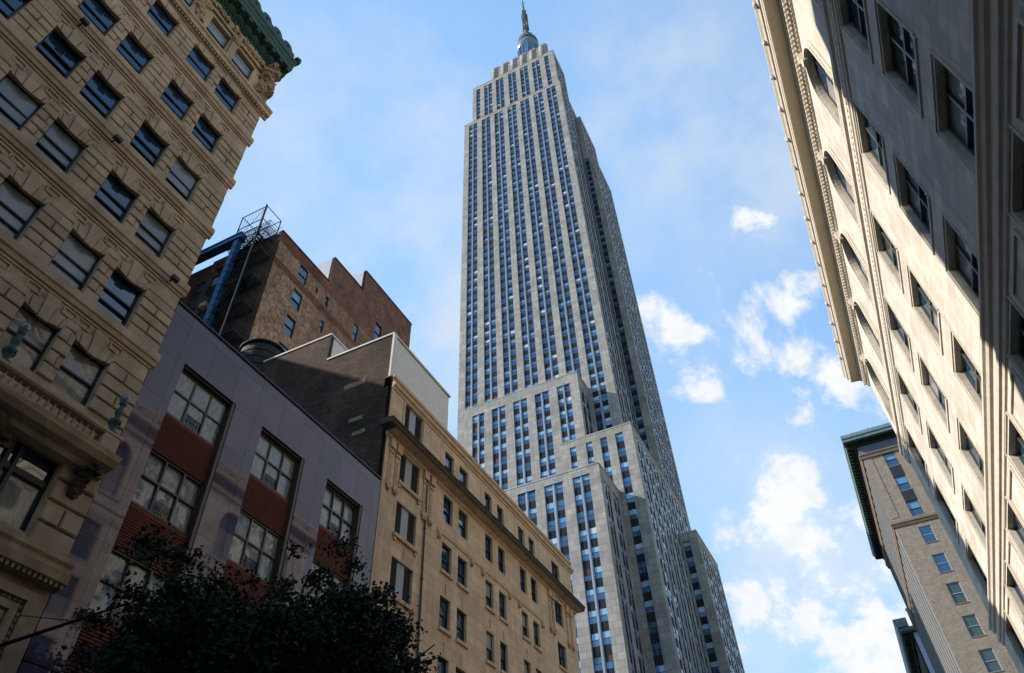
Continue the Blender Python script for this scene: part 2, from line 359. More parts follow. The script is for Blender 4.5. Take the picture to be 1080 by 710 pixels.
        for (a, b, c, d) in openings:
            for (p, q) in (((a,c),(b,c)), ((b,c),(b,d)), ((b,d),(a,d)), ((a,d),(a,c))):
                s.face([F(*p, w), F(*q, w), F(*q, w-depth), F(*p, w-depth)], rmi)
    def mesh(s, name, mats):
        me = bpy.data.meshes.new(name); me.from_pydata(s.v, [], s.f)
        for m_ in mats: me.materials.append(m_)
        if len(mats) > 1: me.polygons.foreach_set('material_index', s.m)
        me.polygons.foreach_set('use_smooth', s.sm)
        bm = bmesh.new(); bm.from_mesh(me); bmesh.ops.recalc_face_normals(bm, faces=bm.faces); bm.to_mesh(me); bm.free()
        me.update(); return me
    def build(s, name, mats, parent=None):
        if not isinstance(mats, (list, tuple)): mats = [mats]
        o = bpy.data.objects.new(name, s.mesh(name, mats)); COL.objects.link(o)
        if parent is not None: o.parent = parent
        return o
def thing(name, loc, label, cat, group=None):
    """an Empty at the thing's base; its parts are built in world coordinates and parented with the offset undone"""
    o = bpy.data.objects.new(name, None); COL.objects.link(o); o['label'] = label; o['category'] = cat
    o.empty_display_size = .5
    if group: o['group'] = group
    return o
def setting(o): o['kind'] = 'structure'; return o

# ------------------------------------------------------------------ windows: frame (part) > pane (sub-part)
_WPROTO = {}
def window(F, parent, uc, v0, w_, h, recess, style='sash', top='dark', bot='dark', frame='dkframe', name='window', fw=.055, tilt=.012):
    """window w_ x h whose sill centre is (uc, v0) on the facade F; local X along the wall, -Y outward, Z up"""
    key = (style, round(w_, 2), round(h, 2), top, bot, frame, fw)
    if key not in _WPROTO:
        fm = MB(); pn = MB()
        b = lambda x0, x1, z0, z1, y0=-.05, y1=.05: fm.box(x0, x1, y0, y1, z0, z1)
        hw = w_/2
        b(-hw, -hw+fw, 0, h); b(hw-fw, hw, 0, h); b(-hw+fw, hw-fw, 0, fw); b(-hw+fw, hw-fw, h-fw, h)
        if style == 'sash':
            mid = h*.48
            b(-hw+fw, hw-fw, mid-fw*.5, mid+fw*.5, -.06, .04)
            pn.face([(-hw+fw, .0, mid), (hw-fw, .0, mid), (hw-fw, .0, h-fw), (-hw+fw, .0, h-fw)], 0)
            pn.face([(-hw+fw, .03, fw), (hw-fw, .03, fw), (hw-fw, .03, mid), (-hw+fw, .03, mid)], 1)
        elif style == 'sash3':                          # double hung with a low extra rail
            mid = h*.55; low = h*.30
            b(-hw+fw, hw-fw, mid-.035, mid+.035, -.06, .04); b(-hw+fw, hw-fw, low-.03, low+.03, -.055, .04)
            pn.face([(-hw+fw, .0, mid), (hw-fw, .0, mid), (hw-fw, .0, h-fw), (-hw+fw, .0, h-fw)], 0)
            pn.face([(-hw+fw, .02, low), (hw-fw, .02, low), (hw-fw, .02, mid), (-hw+fw, .02, mid)], 0)
            pn.face([(-hw+fw, .03, fw), (hw-fw, .03, fw), (hw-fw, .03, low), (-hw+fw, .03, low)], 1)
        elif style == 'six':                            # three lights wide, two high, one grille
            for k in (1, 2): x = -hw+w_*k/3; b(x-fw*.5, x+fw*.5, fw, h-fw)
            b(-hw+fw, hw-fw, h*.52-fw*.5, h*.52+fw*.5, -.045, .045)
            pn.face([(-hw+fw, .02, h*.52), (hw-fw, .02, h*.52), (hw-fw, .02, h-fw), (-hw+fw, .02, h-fw)], 0)
            pn.face([(-hw+fw, .025, fw), (hw-fw, .025, fw), (hw-fw, .025, h*.52), (-hw+fw, .025, h*.52)], 1)
        elif style == 'tri':                            # shopfront sized: side lights and transom
            for k in (.24, .30, .76, .70): x = -hw+w_*k; b(x-fw*.6, x+fw*.6, fw, h-fw, -.12, .05)
            b(-hw+fw, hw-fw, h*.66-fw, h*.66+fw, -.09, .045)
            pn.face([(-hw+fw, .02, h*.66), (hw-fw, .02, h*.66), (hw-fw, .02, h-fw), (-hw+fw, .02, h-fw)], 0)
            pn.face([(-hw+fw, .025, fw), (hw-fw, .025, fw), (hw-fw, .025, h*.66), (-hw+fw, .025, h*.66)], 1)
        elif style == 'pair':                           # two sashes side by side with a transom
            b(-fw*.6, fw*.6, fw, h-fw, -.07, .045); b(-hw+fw, hw-fw, h*.55-fw*.5, h*.55+fw*.5, -.06, .04)
            pn.face([(-hw+fw, .02, h*.55), (hw-fw, .02, h*.55), (hw-fw, .02, h-fw), (-hw+fw, .02, h-fw)], 0)
            pn.face([(-hw+fw, .03, fw), (hw-fw, .03, fw), (hw-fw, .03, h*.55), (-hw+fw, .03, h*.55)], 1)
        else:
            pn.face([(-hw+fw, .02, fw), (hw-fw, .02, fw), (hw-fw, .02, h-fw), (-hw+fw, .02, h-fw)], 0)
        _WPROTO[key] = (fm.mesh(name, [MT[frame]]), pn.mesh('pane', [GL[top], GL[bot]]))
    fme, pme = _WPROTO[key]
    f = bpy.data.objects.new(name, fme); COL.objects.link(f); f.parent = parent
    f.location = F(uc, v0, -recess); f.rotation_euler = (0, 0, F.rot)
    p = bpy.data.objects.new('pane', pme); COL.objects.link(p); p.parent = f
    p.rotation_euler = (random.gauss(0, tilt), 0, random.gauss(0, tilt))
    return f

GROUND = -1.7
# ------------------------------------------------------------------ ground, avenue, pavements
def ground():
    g = MB(); g.face([(-3000,-3000,GROUND-.03),(3000,-3000,GROUND-.03),(3000,3000,GROUND-.03),(-3000,3000,GROUND-.03)]); setting(g.build('ground', MT['asphalt']))
    g = MB(); g.face([(-15.2,-300,GROUND-.026),(3.4,-300,GROUND-.026),(3.4,900,GROUND-.026),(-15.2,900,GROUND-.026)]); setting(g.build('road', MT['asphalt']))
    g = MB()
    for x in (-11.5, -8.0, -3.8, -.2):
        for k in range(-20, 60): g.face([(x-.06,k*9,GROUND-.022),(x+.06,k*9,GROUND-.022),(x+.06,k*9+3,GROUND-.022),(x-.06,k*9+3,GROUND-.022)])
    setting(g.build('road_markings', MT['paint']))
    for x0, x1, kx0, kx1 in ((-20.0, -15.4, -15.4, -15.2), (3.6, 7.8, 3.4, 3.6)):
        g = MB(); g.box(x0, x1, -300, 900, GROUND-.03, GROUND+.12); setting(g.build('pavement', MT['pavement']))
        g = MB(); g.box(kx0, kx1, -300, 900, GROUND-.03, GROUND+.13); setting(g.build('kerb', MT['kerb']))
ground()

# ------------------------------------------------------------------ skyscraper
def skyscraper():
    T = thing('skyscraper', (0,0,0), 'soaring grey limestone skyscraper with stepped setbacks, long window strips and a metal mast', 'skyscraper')
    wins = []                                            # (F, u, v, w_, h)
    FL = 3.85; SK = .42
    def skin(mb, F, u0, u1, z0, z1, bays, ztop, wh=2.30, cap=True):
        """stone piers, steel trims, ribbed spandrels; windows are collected"""
        prev = u0
        east = F.kind == 'E'; wt, wm, wr, ws = (-.015, -.02, -.004, -.09) if east else (-.06, -.12, -.04, -.27)
        for (a, b, n) in bays:
            mb.fb(F, prev, a, z0, z1, -SK, 0, 0); prev = b
            mb.fb(F, a, b, ztop, z1, -SK, -.003, 0)
            mb.fb(F, a, a+.11, z0, ztop, -SK, wt, 2); mb.fb(F, b-.11, b, z0, ztop, -SK, wt, 2)
            if n == 2:
                c = (a+b)/2; mw = (b-a)*.080
                mb.fb(F, c-mw, c+mw, z0, ztop, -SK, wm, 2); mb.fb(F, c-mw*.35, c+mw*.35, z0, ztop, wm, wr, 2)
                spans = [(a+.11, c-mw), (c+mw, b-.11)]
            else: c = (a+b)/2; mw = .3; spans = [(a+.11, b-.11)]
            if cap and n == 2:
                mb.fb(F, a, b, ztop-.003, ztop+.12, -.003, .08, 2)
                for k, (du, hh) in enumerate(((0, 1.15), (-.38, .75), (.38, .75), (-.8, .4), (.8, .4))):
                    mb.slab(F, [(c+du-.2, ztop+.12), (c+du+.2, ztop+.12), (c+du+.26, ztop+hh*.7), (c+du, ztop+hh), (c+du-.26, ztop+hh*.7)], -.003, .07+.03*(k == 0), 2)
            z = ztop
            while z > z0 + .5:
                zt, zb = z, max(z-wh, z0); zs = max(z-FL, z0)
                for (p, q) in spans:
                    mb.fb(F, p, q, zs, zb, -SK, ws, 1)
                    wins.append((F, (p+q)/2, zb, q-p, zt-zb))
                z -= FL
        mb.fb(F, prev, u1, z0, z1, -SK, 0, 0)
    def block(name, x0, x1, y0, y1, z0, z1, sb, eb, ztop_s, ztop_e, cap=True, wh=2.3, zlow=None, parapet=True):
        mb = MB(); zl = z0 if zlow is None else zlow
        mb.box(x0, x1-SK, y0+SK, y1, z0, z1-.05)
        if sb: skin(mb, Facade('S', y0), x0, x1, zl, z1, sb, ztop_s, wh, cap)
        else: mb.box(x0, x1, y0, y0+SK-.01, z0, z1)
        FE = Facade('E', x1)
        if eb: skin(mb, FE, y0+SK+.004, y1, zl, z1, eb, ztop_e, wh, cap)
        else: mb.box(x1-SK+.01, x1, y0+SK+.004, y1, z0, z1)
        if parapet:
            mb.box(x0-.06, x1+.07, y0-.07, y0+.5, z1, z1+.35); mb.box(x1-.5, x1+.07, y0+.503, y1, z1, z1+.35)
        return mb.build(name, [MT['towerstone'], MT['spandrel'], MT['steel']], T)
    def pitch(u0, n, bw, p, k=2): return [(u0+i*p, u0+i*p+bw, k) for i in range(n)]
    # front of the shaft: seven paired bays
    fr = [(-76.95,-72.85,2),(-70.7,-66.5,2),(-64.55,-60.25,2),(-58.25,-54.1,2),(-52.1,-47.95,2),(-45.95,-41.75,2),(-39.8,-35.75,2)]
    block('shaft', -79.2, -33.55, 136.0, 178.0, 95.0, 288.0, fr, pitch(138.0, 3, 4.05, 5.35), 286.0, 286.0, cap=False)
    top = [(-73.6,-71.55,1),(-69.5,-65.4,2),(-63.45,-59.45,2),(-57.1,-53.1,2),(-51.1,-47.1,2),(-45.0,-41.2,2),(-38.85,-36.85,1)]
    block('upper_shaft', -75.5, -34.25, 136.45, 150.0, 288.0, 320.2, top, pitch(138.6, 2, 4.05, 5.6), 317.6, 317.6, cap=False)
    mb = MB(); mb.box(-72, -37.5, 150.0, 176.0, 288.0, 318.0); mb.build('rear_shaft', MT['towerstone'], T)
    # east wing and its taller narrow shoulder
    block('wing', -45.0, -29.55, 152.6, 174.2, 60.0, 252.5, [(-33.45,-31.55,1)], pitch(154.3, 4, 3.6, 4.9), 250.0, 250.5, cap=False)
    block('wing_shoulder', -45.0, -31.6, 152.9, 171.0, 252.5, 283.5, None, pitch(154.6, 3, 3.8, 5.2), 281.5, 281.0, cap=False)
    # setbacks stepping down to the avenue
    block('setback', -72.8, -40.6, 128.5, 136.0, 60.0, 119.6, [(-70.45,-66.9,2),(-64.75,-60.8,2),(-58.6,-54.65,2),(-52.55,-48.6,2),(-46.4,-42.85,2)], [(129.9,132.0,1),(133.0,135.3,1)], 116.75, 115.5)
    block('setback', -46.35, -29.08, 126.5, 170.0, 20.0, 97.75, [(-44.1,-42.5,1),(-40.15,-38.55,1),(-36.7,-35.0,1),(-33.15,-31.2,1)], pitch(129.0, 7, 4.0, 5.75), 96.1, 95.8, cap=False)
    block('setback', -76.0, -34.2, 114.4, 126.5, 15.0, 81.3, [(-70.3,-66.3,2),(-64.3,-60.3,2),(-58.25,-54.25,2),(-52.15,-48.1,2),(-46.2,-42.1,2),(-40.0,-36.35,2)], [(116.3,119.4,2),(121.2,124.6,2)], 79.6, 78.4)
    block('setback', -40.0, -25.1, 154.2, 174.0, 15.0, 83.5, [(-28.85,-27.0,1)], pitch(156.2, 3, 4.2, 5.9), 81.6, 81.2, cap=False)
    mb = MB(); mb.box(-110, -20.0, 110.0, 178.0, GROUND, 20.0); mb.build('podium', MT['towerstone'], T)
    # crown
    mb = MB(); FS = Facade('S', 141.0)
    mb.box(-70.0, -37.5, 139.0, 149.9, 318.2, 325.0); mb.box(-68.0, -39.6, 141.6, 149.7, 325.0, 341.2); mb.box(-66.2, -41.0, 142.6, 149.5, 341.2, 345.0)
    for k in range(6):
        x = -66.3+k*5.1
        mb.lathe((x, 142.4, 325), [(1.6, 0), (1.6, 17.2), (1.2, 18.2)], 12, 0)
        mb.lathe((x+1.15, 142.9, 325), [(1.6, 0), (1.6, 18.4), (1.2, 19.6)], 12, 0)
    FS = Facade('S', 141.6)
    for k in range(5):
        c = -63.1+k*5.1
        mb.slab(FS, [(c-1.15, 325), (c+1.15, 325)] + [(c+1.15*math.cos(t), 331+2.2*math.sin(t)) for t in [math.pi*j/10 for j in range(11)]], .003, .35, 0)
        mb.slab(FS, [(c-.75, 325.3), (c+.75, 325.3)] + [(c+.75*math.cos(t), 330.5+1.6*math.sin(t)) for t in [math.pi*j/10 for j in range(11)]], .353, .40, 1)
    mb.box(-74.0, -73.4, 138, 138.6, 320, 325, 2); mb.box(-72.6, -72.2, 138.4, 138.8, 320, 326, 2)
    mb.build('crown', [MT['towerstone'], MT['spandrel'], MT['steel']], T)
    # mast
    cx, cy = -53.6, 160.0
    mb = MB()
    mb.lathe((cx, cy, 318), [(7.2, 0), (7.2, 40), (6.0, 41), (5.65, 42), (5.65, 70.5), (6.1, 71), (6.1, 74.5), (5.7, 75.0), (5.7, 77.4)], 24)
    for k in range(12):
        a = 2*math.pi*(k+.5)/12; mb.box(cx+5.75*math.cos(a)-.35, cx+5.75*math.cos(a)+.35, cy+5.75*math.sin(a)-.35, cy+5.75*math.sin(a)+.35, 360, 388)
    mast = mb.build('mast', MT['mast'], T)
    g = MB()
    for k in range(24):
        a = 2*math.pi*k/24
        if k % 3: g.box(cx+5.62*math.cos(a)-.42, cx+5.62*math.cos(a)+.42, cy+5.62*math.sin(a)-.42, cy+5.62*math.sin(a)+.42, 362, 387)
    g.build('mast_window', GL['sky1'], mast)
    d = MB(); d.lathe((cx, cy, 395.4), [(5.9, 0), (6.0, 1.6), (4.7, 1.9), (4.7, 5.0), (4.1, 5.3), (4.0, 9.5), (2.9, 12.0), (2.0, 14.5), (1.3, 17.5), (1.0, 26)], 18)
    for k in range(20):
        a = 2*math.pi*k/20; d.box(cx+5.3*math.cos(a)-.2, cx+5.3*math.cos(a)+.2, cy+5.3*math.sin(a)-.2, cy+5.3*math.sin(a)+.2, 397.6, 401)
    d.build('dome', MT['mastdark'], mast)
    a_ = MB(); a_.tube((cx, cy, 412), (cx, cy, 446), .85, .7, 8); a_.tube((cx, cy, 446), (cx, cy, 475), .45, .12, 6)
    for z in range(416, 446, 2):
        for k in range(6):
            an = k*math.pi/3+z; r = 1.5 if z < 440 else 1.0
            a_.box(cx+r*math.cos(an)-.3, cx+r*math.cos(an)+.3, cy+r*math.sin(an)-.3, cy+r*math.sin(an)+.3, z, z+1.3)
    for z in (448, 452, 457): a_.box(cx-.8, cx+.8, cy-.15, cy+.15, z, z+.5); a_.box(cx-.15, cx+.15, cy-.8, cy+.8, z+1, z+1.5)
    a_.build('antenna', MT['mastdark'], mast)
    # windows: the 100 that show largest as parts, the rest as one
    rnd = random.Random(5)
    variants = [('sky3','sky4',5),('sky2','sky4',17),('sky4','sky1',30),('sky2','sky1',18),('sky3','sky1',3),('sky1','sky1',20),('teal','sky1',5)]
    pool = [v for v in variants for _ in range(v[2])]
    low = [v for v in (('sky5','sky4',34),('sky5','sky1',20),('sky2','sky4',16),('sky3','sky2',8),('sky4','sky1',12),('teal','sky1',6),('sky1','sky1',4)) for _ in range(v[2])]
    mats = [MT['sash'], GL['sky1'], GL['sky2'], GL['sky3'], GL['sky4'], GL['teal'], MT['redsash'], GL['sky5']]
    idx = {'sky1': 1, 'sky2': 2, 'sky3': 3, 'sky4': 4, 'teal': 5, 'sky5': 7}
    def wmesh(mb, F, uc, v0, w_, h, var, red):
        hw = w_/2; f = .07; W = -.34 if F.kind == 'S' else -.13; mid = h*rnd.choice((.47,.47,.5,.42)); s = 6 if red else 0
        b = lambda u0, u1, a, c, wa=W, wb=W+.06: mb.fb(F, uc+u0, uc+u1, v0+a, v0+c, wa, wb, s)
        b(-hw, -hw+f, 0, h); b(hw-f, hw, 0, h); b(-hw+f, hw-f, 0, f); b(-hw+f, hw-f, h-f, h); b(-hw+f, hw-f, mid-f*.6, mid+f*.6)
        t1, t2 = rnd.gauss(0, .025), rnd.gauss(0, .025)
        def pane(a, c, mi):
            q = [(-hw+f, a), (hw-f, a), (hw-f, c), (-hw+f, c)]
            mb.face([F(uc+u, v0+v, W+.02+u*t1+(v-h/2)*t2) for u, v in q], mi)
        if red and rnd.random() < .6: pane(mid, h-f, 6)
        else: pane(mid, h-f, idx[var[0]])
        pane(f, mid, idx[var[1]])
    def size(wi):
        F, u, v, w_, h = wi; p = Vector(F(u, v)); n = {'E': Vector((1,0,0)), 'S': Vector((0,-1,0))}[F.kind]
        c = M3.transposed() @ p
        x, y = 540+FPX*c.x/-c.z, 355-FPX*c.y/-c.z
        if c.z > 0 or not (0 < x < 1080 and 0 < y < 710): return -1
        if F.kind == 'S' and F.c < 127 and y > 540+(x-492)*1.02+8: return -1          # behind the tan building
        if x > 478 and y > 470+(x-492)*1.06-4 and x < 612: return -1
        return w_*h*max(0, (-p).normalized().dot(n))/p.length_squared
    order = sorted(wins, key=size, reverse=True)
    for i, wi in enumerate(order[:100]):
        mb = MB(); wmesh(mb, *wi, rnd.choice(low if wi[2] < 125 else pool), rnd.random() < .05); mb.build('window', mats, T)
    mb = MB()
    for wi in order[100:]: wmesh(mb, *wi, rnd.choice(low if wi[2] < 125 else pool), rnd.random() < .05)
    o = mb.build('windows', mats, T); o['kind'] = 'stuff'
skyscraper()

# ------------------------------------------------------------------ ornate sandstone tower, near left
def sandstone_tower():
    T = thing('office_tower', (0,0,0), 'ornate tan sandstone tower with rusticated blocks and green copper cornice at the left edge', 'building')
    F = Facade('E', -20.0); Y0, Y1 = -9.0, 11.78
    cols = [(8.95,10.33),(7.03,8.40),(4.53,5.88),(2.57,3.97),(.12,1.47),(-1.84,-.45),(-4.28,-2.93),(-6.24,-4.85)]
    rows = [(15.25,17.15),(18.82,20.98),(22.71,24.85),(26.62,28.80),(30.60,32.70),(34.57,36.60)]
    attic = (38.30,40.25)
    big = [(5.5,10.42),(-.6,4.3),(-6.7,-1.8)]
    ops = [(a,b,c,d) for a, b in cols for c, d in rows] + [(a,b,*attic) for a, b in cols] + [(a,b,10.75,13.15) for a, b in big]
    ops += [(a+.6,b-.55,3.0,7.7) for a, b in big]
    mb = MB()
    mb.wall(F, Y0, Y1, GROUND, 42.0, ops, 0, .34)
    mb.box(-29.0, -20.36, Y0, Y1-.01, GROUND, 37.2); mb.box(-20.9, -20.36, Y0, Y1-.01, 37.2, 42.0)
    mb.box(-34.5, -22.5, Y0, 6.4, 37.2, 53.6)                       # taller rear wing above the roof
    mb.box(-20.36, -20.0, Y1-.01, Y1, GROUND, 42.0)
    # rusticated blocks: courses between and beside the windows
    rnd = random.Random(3)
    def row_blocks(u0, u1, z0, z1, h, gap=.065, L=1.05, w=.10, quoin=True, c=.025):
        n = max(1, round((z1-z0)/h)); hh = (z1-z0)/n
        for i in range(n):
            za, zb = z0+i*hh+gap/2, z0+(i+1)*hh-gap/2
            width = u1-u0
            if width < .8:
                if quoin and i % 2: mb.cham(F, u0+.0, u1-width*.42, za, zb, 0, w, c); mb.cham(F, u1-width*.38, u1, za, zb, 0, w*.55, c)
                else: mb.cham(F, u0, u1, za, zb, 0, w, c)
            else:
                k = max(1, round(width/L)); off = (.5 if i % 2 else 0)*width/k
                e = [u0]+[u0+off+width*j/k for j in range(0 if off else 1, k)]+[u1]
                e = sorted(set(round(x, 3) for x in e))
                for a, b in zip(e[:-1], e[1:]):
                    if b-a > .12: mb.cham(F, a+gap*.35, b-gap*.35, za, zb, 0, w*rnd.uniform(.8, 1.1), c)
    edges = sorted(cols); bounds = [(Y0, edges[0][0])]+[(edges[i][1], edges[i+1][0]) for i in range(len(edges)-1)]+[(edges[-1][1], Y1)]
    for (za, zb) in rows:
        for (a, b) in bounds: row_blocks(a+.0, b-.0, za, zb+.18, .47)
    mould = lambda z, w, h: [(z, 0), (z+.05, w*.55), (z+h*.35, w*.7), (z+h*.45, w), (z+h, w), (z+h, 0)]
    for i, (za, zb) in enumerate(rows):
        if i: 
            mb.prism(F, mould(za-.62, .20, .60), Y0, Y1+.12)             # sill course
            mb.prism(F, [(za-.70, 0), (za-.70, .05), (za-.62, .05), (za-.62, 0)], Y0, Y1)
        nxt = rows[i+1][0]-.72 if i+1 < len(rows) else 37.1
        for (a, b) in cols:                                              # stepped flat arch, keystone and panel
            c = (a+b)/2
            z1 = min(nxt, zb+.95)
            for s in (-1, 1):
                mb.slab(F, [(c+s*.20, zb-.10), (c+s*.52, zb-.02), (c+s*.60, zb+.42), (c+s*.25, zb+.55)], 0, .08)
                mb.slab(F, [(c+s*.56, zb-.01), (c+s*(b-a)*.5, zb+.04), (c+s*((b-a)*.5+.10), zb+.30), (c+s*.62, zb+.40)], 0, .06)
            mb.slab(F, [(c-.17, zb-.16), (c+.17, zb-.16), (c+.24, z1-.08), (c-.24, z1-.08)], 0, .12)
            for s in (-1, 1):                                            # raised panel frames beside the keystone
                pa, pb = c+s*.42, c+s*.95; u0, u1 = min(pa, pb), max(pa, pb); v0, v1 = zb+.58, z1-.06
                if v1-v0 > .16:
                    for q in ((u0,u1,v0,v0+.05),(u0,u1,v1-.05,v1),(u0,u0+.05,v0+.05,v1-.05),(u1-.05,u1,v0+.05,v1-.05)): mb.fb(F, *q, 0, .05)
        # plain courses above the arches
        for (a, b) in bounds: row_blocks(a, b, zb+.22, min(nxt, zb+.62), .4, L=1.6, w=.04, quoin=False)
    # lower storey: big rusticated courses
    for (a, b) in ((10.42, Y1), (4.3, 5.5), (-1.8, -.6)): row_blocks(a+.02, b, 10.5, 13.3, .70, L=3, w=.12, gap=.09, quoin=True, c=.04)
    for (a, b) in ((10.0, Y1),): row_blocks(a+.02, b, GROUND+.4, 2.6, .8, L=2, w=.10, gap=.08)
    mb.build('wall', MT['sandstone'], T)
    # dentilled course below the attic, pilasters and carved frieze
    mb = MB()
    mb.prism(F, [(37.10,0),(37.15,.10),(37.30,.12),(37.34,.30),(37.58,.34),(37.66,.42),(37.84,.42),(37.84,0)], Y0, Y1+.36)
    u = Y0
    while u < Y1: mb.fb(F, u, u+.09, 37.20, 37.33, .121, .24); u += .19
    mb.build('string_course', MT['sandstone'], T)
    mb = MB()
    for (a, b) in bounds:
        c = (a+b)/2; hw = min(.24, (b-a)/2-.03)
        mb.fb(F, c-hw, c+hw, 37.84, 38.1, 0, .24); mb.fb(F, c-hw*.8, c+hw*.8, 38.1, 40.0, 0, .18)
        mb.slab(F, [(c-hw*.8, 40.0), (c+hw*.8, 40.0), (c+hw*1.25, 40.5), (c-hw*1.25, 40.5)], 0, .26)
        for k in range(4): mb.lump(F(c+(k-1.5)*hw*.55, 40.25, .24), .10, .10, .14, k, nu=7, nv=5)
    mb.fb(F, Y0, Y1, 40.52, 40.72, 0, .14)
    rnd = random.Random(8); u = Y0
    while u < Y1-.3:                                                     # scrolls of the frieze
        r = rnd.uniform(.16, .27); mb.lump(F(u+r, 41.25+rnd.uniform(-.12,.12), .05), .16, r, r*1.25, rnd.random(), rough=.35, nu=9, nv=6); u += r*1.55
    for k in range(16):                                                  # big carved corner console
        z = 38.1+k*.22; mb.lump(F(11.15+rnd.uniform(-.25,.35), z+rnd.uniform(-.1,.1), .12+.016*k), .25+.012*k, rnd.uniform(.18,.38), rnd.uniform(.18,.32), k, rough=.4, nu=9, nv=6)
    for k in range(5): mb.lump(F(6.4+rnd.uniform(-.25,.25), 38.6+k*.45, .10), .2, .25, .26, 40+k, rough=.4)
    mb.build('carving', MT['sandcarve'], T)
    # copper cornice with blocks and antefixes
    mb = MB()
    mb.prism(F, [(41.65,0),(41.72,.14),(41.95,.16),(42.05,.34),(42.30,.40),(42.38,.80),(42.72,.84),(42.80,.90),(43.02,.94),(43.10,1.02),(43.28,1.04),(43.40,.2),(43.40,-.9),(42.02,-.9),(42.02,0)], Y0, Y1+.22)
    u = Y0+.2
    while u < Y1+.0: mb.fb(F, u, u+.24, 42.12, 42.36, .405, .77); u += .66
    u = Y0
    while u < Y1+.1: mb.fb(F, u, u+.10, 41.80, 41.94, .161, .26); u += .22
    cor = mb.build('cornice', MT['copper'], T)
    u = Y0+.3; k = 0
    an = MB()
    while u < Y1+.2:
        r = .36 if k % 2 == 0 else .17
        an.slab(F, [(u-r*.8, 43.27)] + [(u+r*math.cos(a)*(1+.08*math.cos(5*a)), 43.42+r*.9+r*1.15*math.sin(a)) for a in [math.pi*(1.12-1.24*t/12) for t in range(13)]] + [(u+r*.8, 43.27)], .82, 1.0)
        if k % 2 == 0: an.lump(F(u, 43.42+r, 1.02), .06, .12, .14, k)
        u += .47; k += 1
    an.lump(F(Y1+.22, 43.6, .9), .26, .2, .42, 77, rough=.4)
    an.build('antefix', MT['copper'], cor)
    # balcony
    mb = MB()
    W = .88; ye = 11.42
    mb.prism(F, [(13.10,0),(13.16,.30),(13.32,.38),(13.38,.72),(13.55,W),(13.72,W+.06),(13.72,0)], Y0, ye+.2)
    for uc in (11.05, 4.9, -1.2): mb.cham(F, uc-.30, uc+.30, 13.723, 14.32, W-.50, W+.02, .03)
    mb.prism(F, [(14.22,W-.30),(14.22,W),(14.28,W+.05),(14.36,W+.05),(14.38,W-.33),(14.3,W-.33)], Y0, ye)
    mb.fb(F, Y0, 10.73, 13.723, 13.80, W-.28, W-.02)
    bal = mb.build('balcony', MT['sandstone'], T)
    for (ua, ub) in ((5.3, 10.68), (-.8, 4.5), (-8.8, -1.6)):
        mb = MB(); u = ua; mb.fb(F, ua-.05, ub, 13.803, 13.83, W-.24, W-.06)
        while u < ub:
            p = F(u, 13.82, W-.15); mb.lathe(p, [(.055,0),(.055,.04),(.03,.07),(.075,.17),(.07,.22),(.03,.33),(.05,.37),(.05,.40)], 8)
            u += .235
        mb.build('balustrade', MT['sandstone'], bal)
    # consoles and cartouches under the balcony, ledge, carved portal frames
    for uc in (11.05, 4.9, -1.2):
        mb = MB()
        for k in range(9):
            t = k/8; mb.lump(F(uc, 12.35+.8*t, .14+.50*t*t), .16+.1*t, .20, .13, k+int(uc*10), rough=.3)
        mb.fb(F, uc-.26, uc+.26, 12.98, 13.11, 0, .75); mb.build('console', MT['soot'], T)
    for uc in (7.95, 1.85):
        mb = MB()
        for k in range(13): mb.lump(F(uc+random.uniform(-.6,.6), 13.05+random.uniform(-.35,.35), .15), .22, random.uniform(.15,.32), random.uniform(.15,.3), k, rough=.4)
        mb.lump(F(uc, 13.2, .25), .3, .42, .42, 9, rough=.1, nu=14, nv=9)
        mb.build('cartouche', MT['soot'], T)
    mb = MB()
    mb.prism(F, [(9.55,0),(9.60,.16),(9.68,.20),(9.72,.42),(9.98,.46),(10.02,.34),(10.18,.34),(10.28,.40),(10.45,.40),(10.45,0)], Y0, Y1+.1)
    u = Y0
    while u < Y1: mb.fb(F, u, u+.085, 9.58, 9.71, .201, .36); u += .17
    for (a, b) in big:
        a, b = a+.6, b-.55
        for k, (g, w) in enumerate(((.0,.05),(.30,.12),(.62,.05),(.95,.12),(1.30,.16))):
            g2 = g+(.20 if k % 2 else .26); top = 7.75
            mb.fb(F, a-g2, b+g2, top+g, top+g2, 0, w); mb.fb(F, b+g, b+g2, GROUND, top+g, 0, w); mb.fb(F, a-g2, a-g, GROUND, top+g, 0, w)
        for g in (.56, 1.24):
            z = 0.0
            while z < 7.7+g: mb.lump(F(b+g, z, .05), .06, .055, .08, int(z*9), nu=6, nv=4); z += .17
            u = a
            while u < b+g: mb.lump(F(u, 7.75+g, .05), .06, .08, .055, int(u*9), nu=6, nv=4); u += .17
    mb.build('portal_frame', MT['sandcarve'], T)
    # windows
    rnd = random.Random(12)
    for ri, (za, zb) in enumerate(rows):
        for (a, b) in cols:
            if ri == 0: t, bt = 'curtain', 'curtain'
            elif ri in (1, 2): t, bt = rnd.choice((('blind','dark'),('blind','dark'),('blind','blind'),('dark','dark')))
            elif ri == 3: t, bt = rnd.choice((('dark','dark'),('blind','dark'),('dark','dark')))
            else: t, bt = 'dark', 'dark'
            window(F, T, (a+b)/2, za, b-a, zb-za, .20, 'sash3' if ri else 'sash', t, bt, fw=.075)
    for (a, b) in cols: window(F, T, (a+b)/2, attic[0], b-a, attic[1]-attic[0], .27, 'sash', 'blind', 'dark')
    for (a, b) in big: window(F, T, (a+b)/2, 10.75, b-a, 2.4, .25, 'tri', 'dark', 'curtain', fw=.10)
    for (a, b) in big: window(F, T, (a+b)/2+.025, 3.0, b-a-1.15, 4.7, .25, 'tri', 'dark', 'dark', fw=.12)
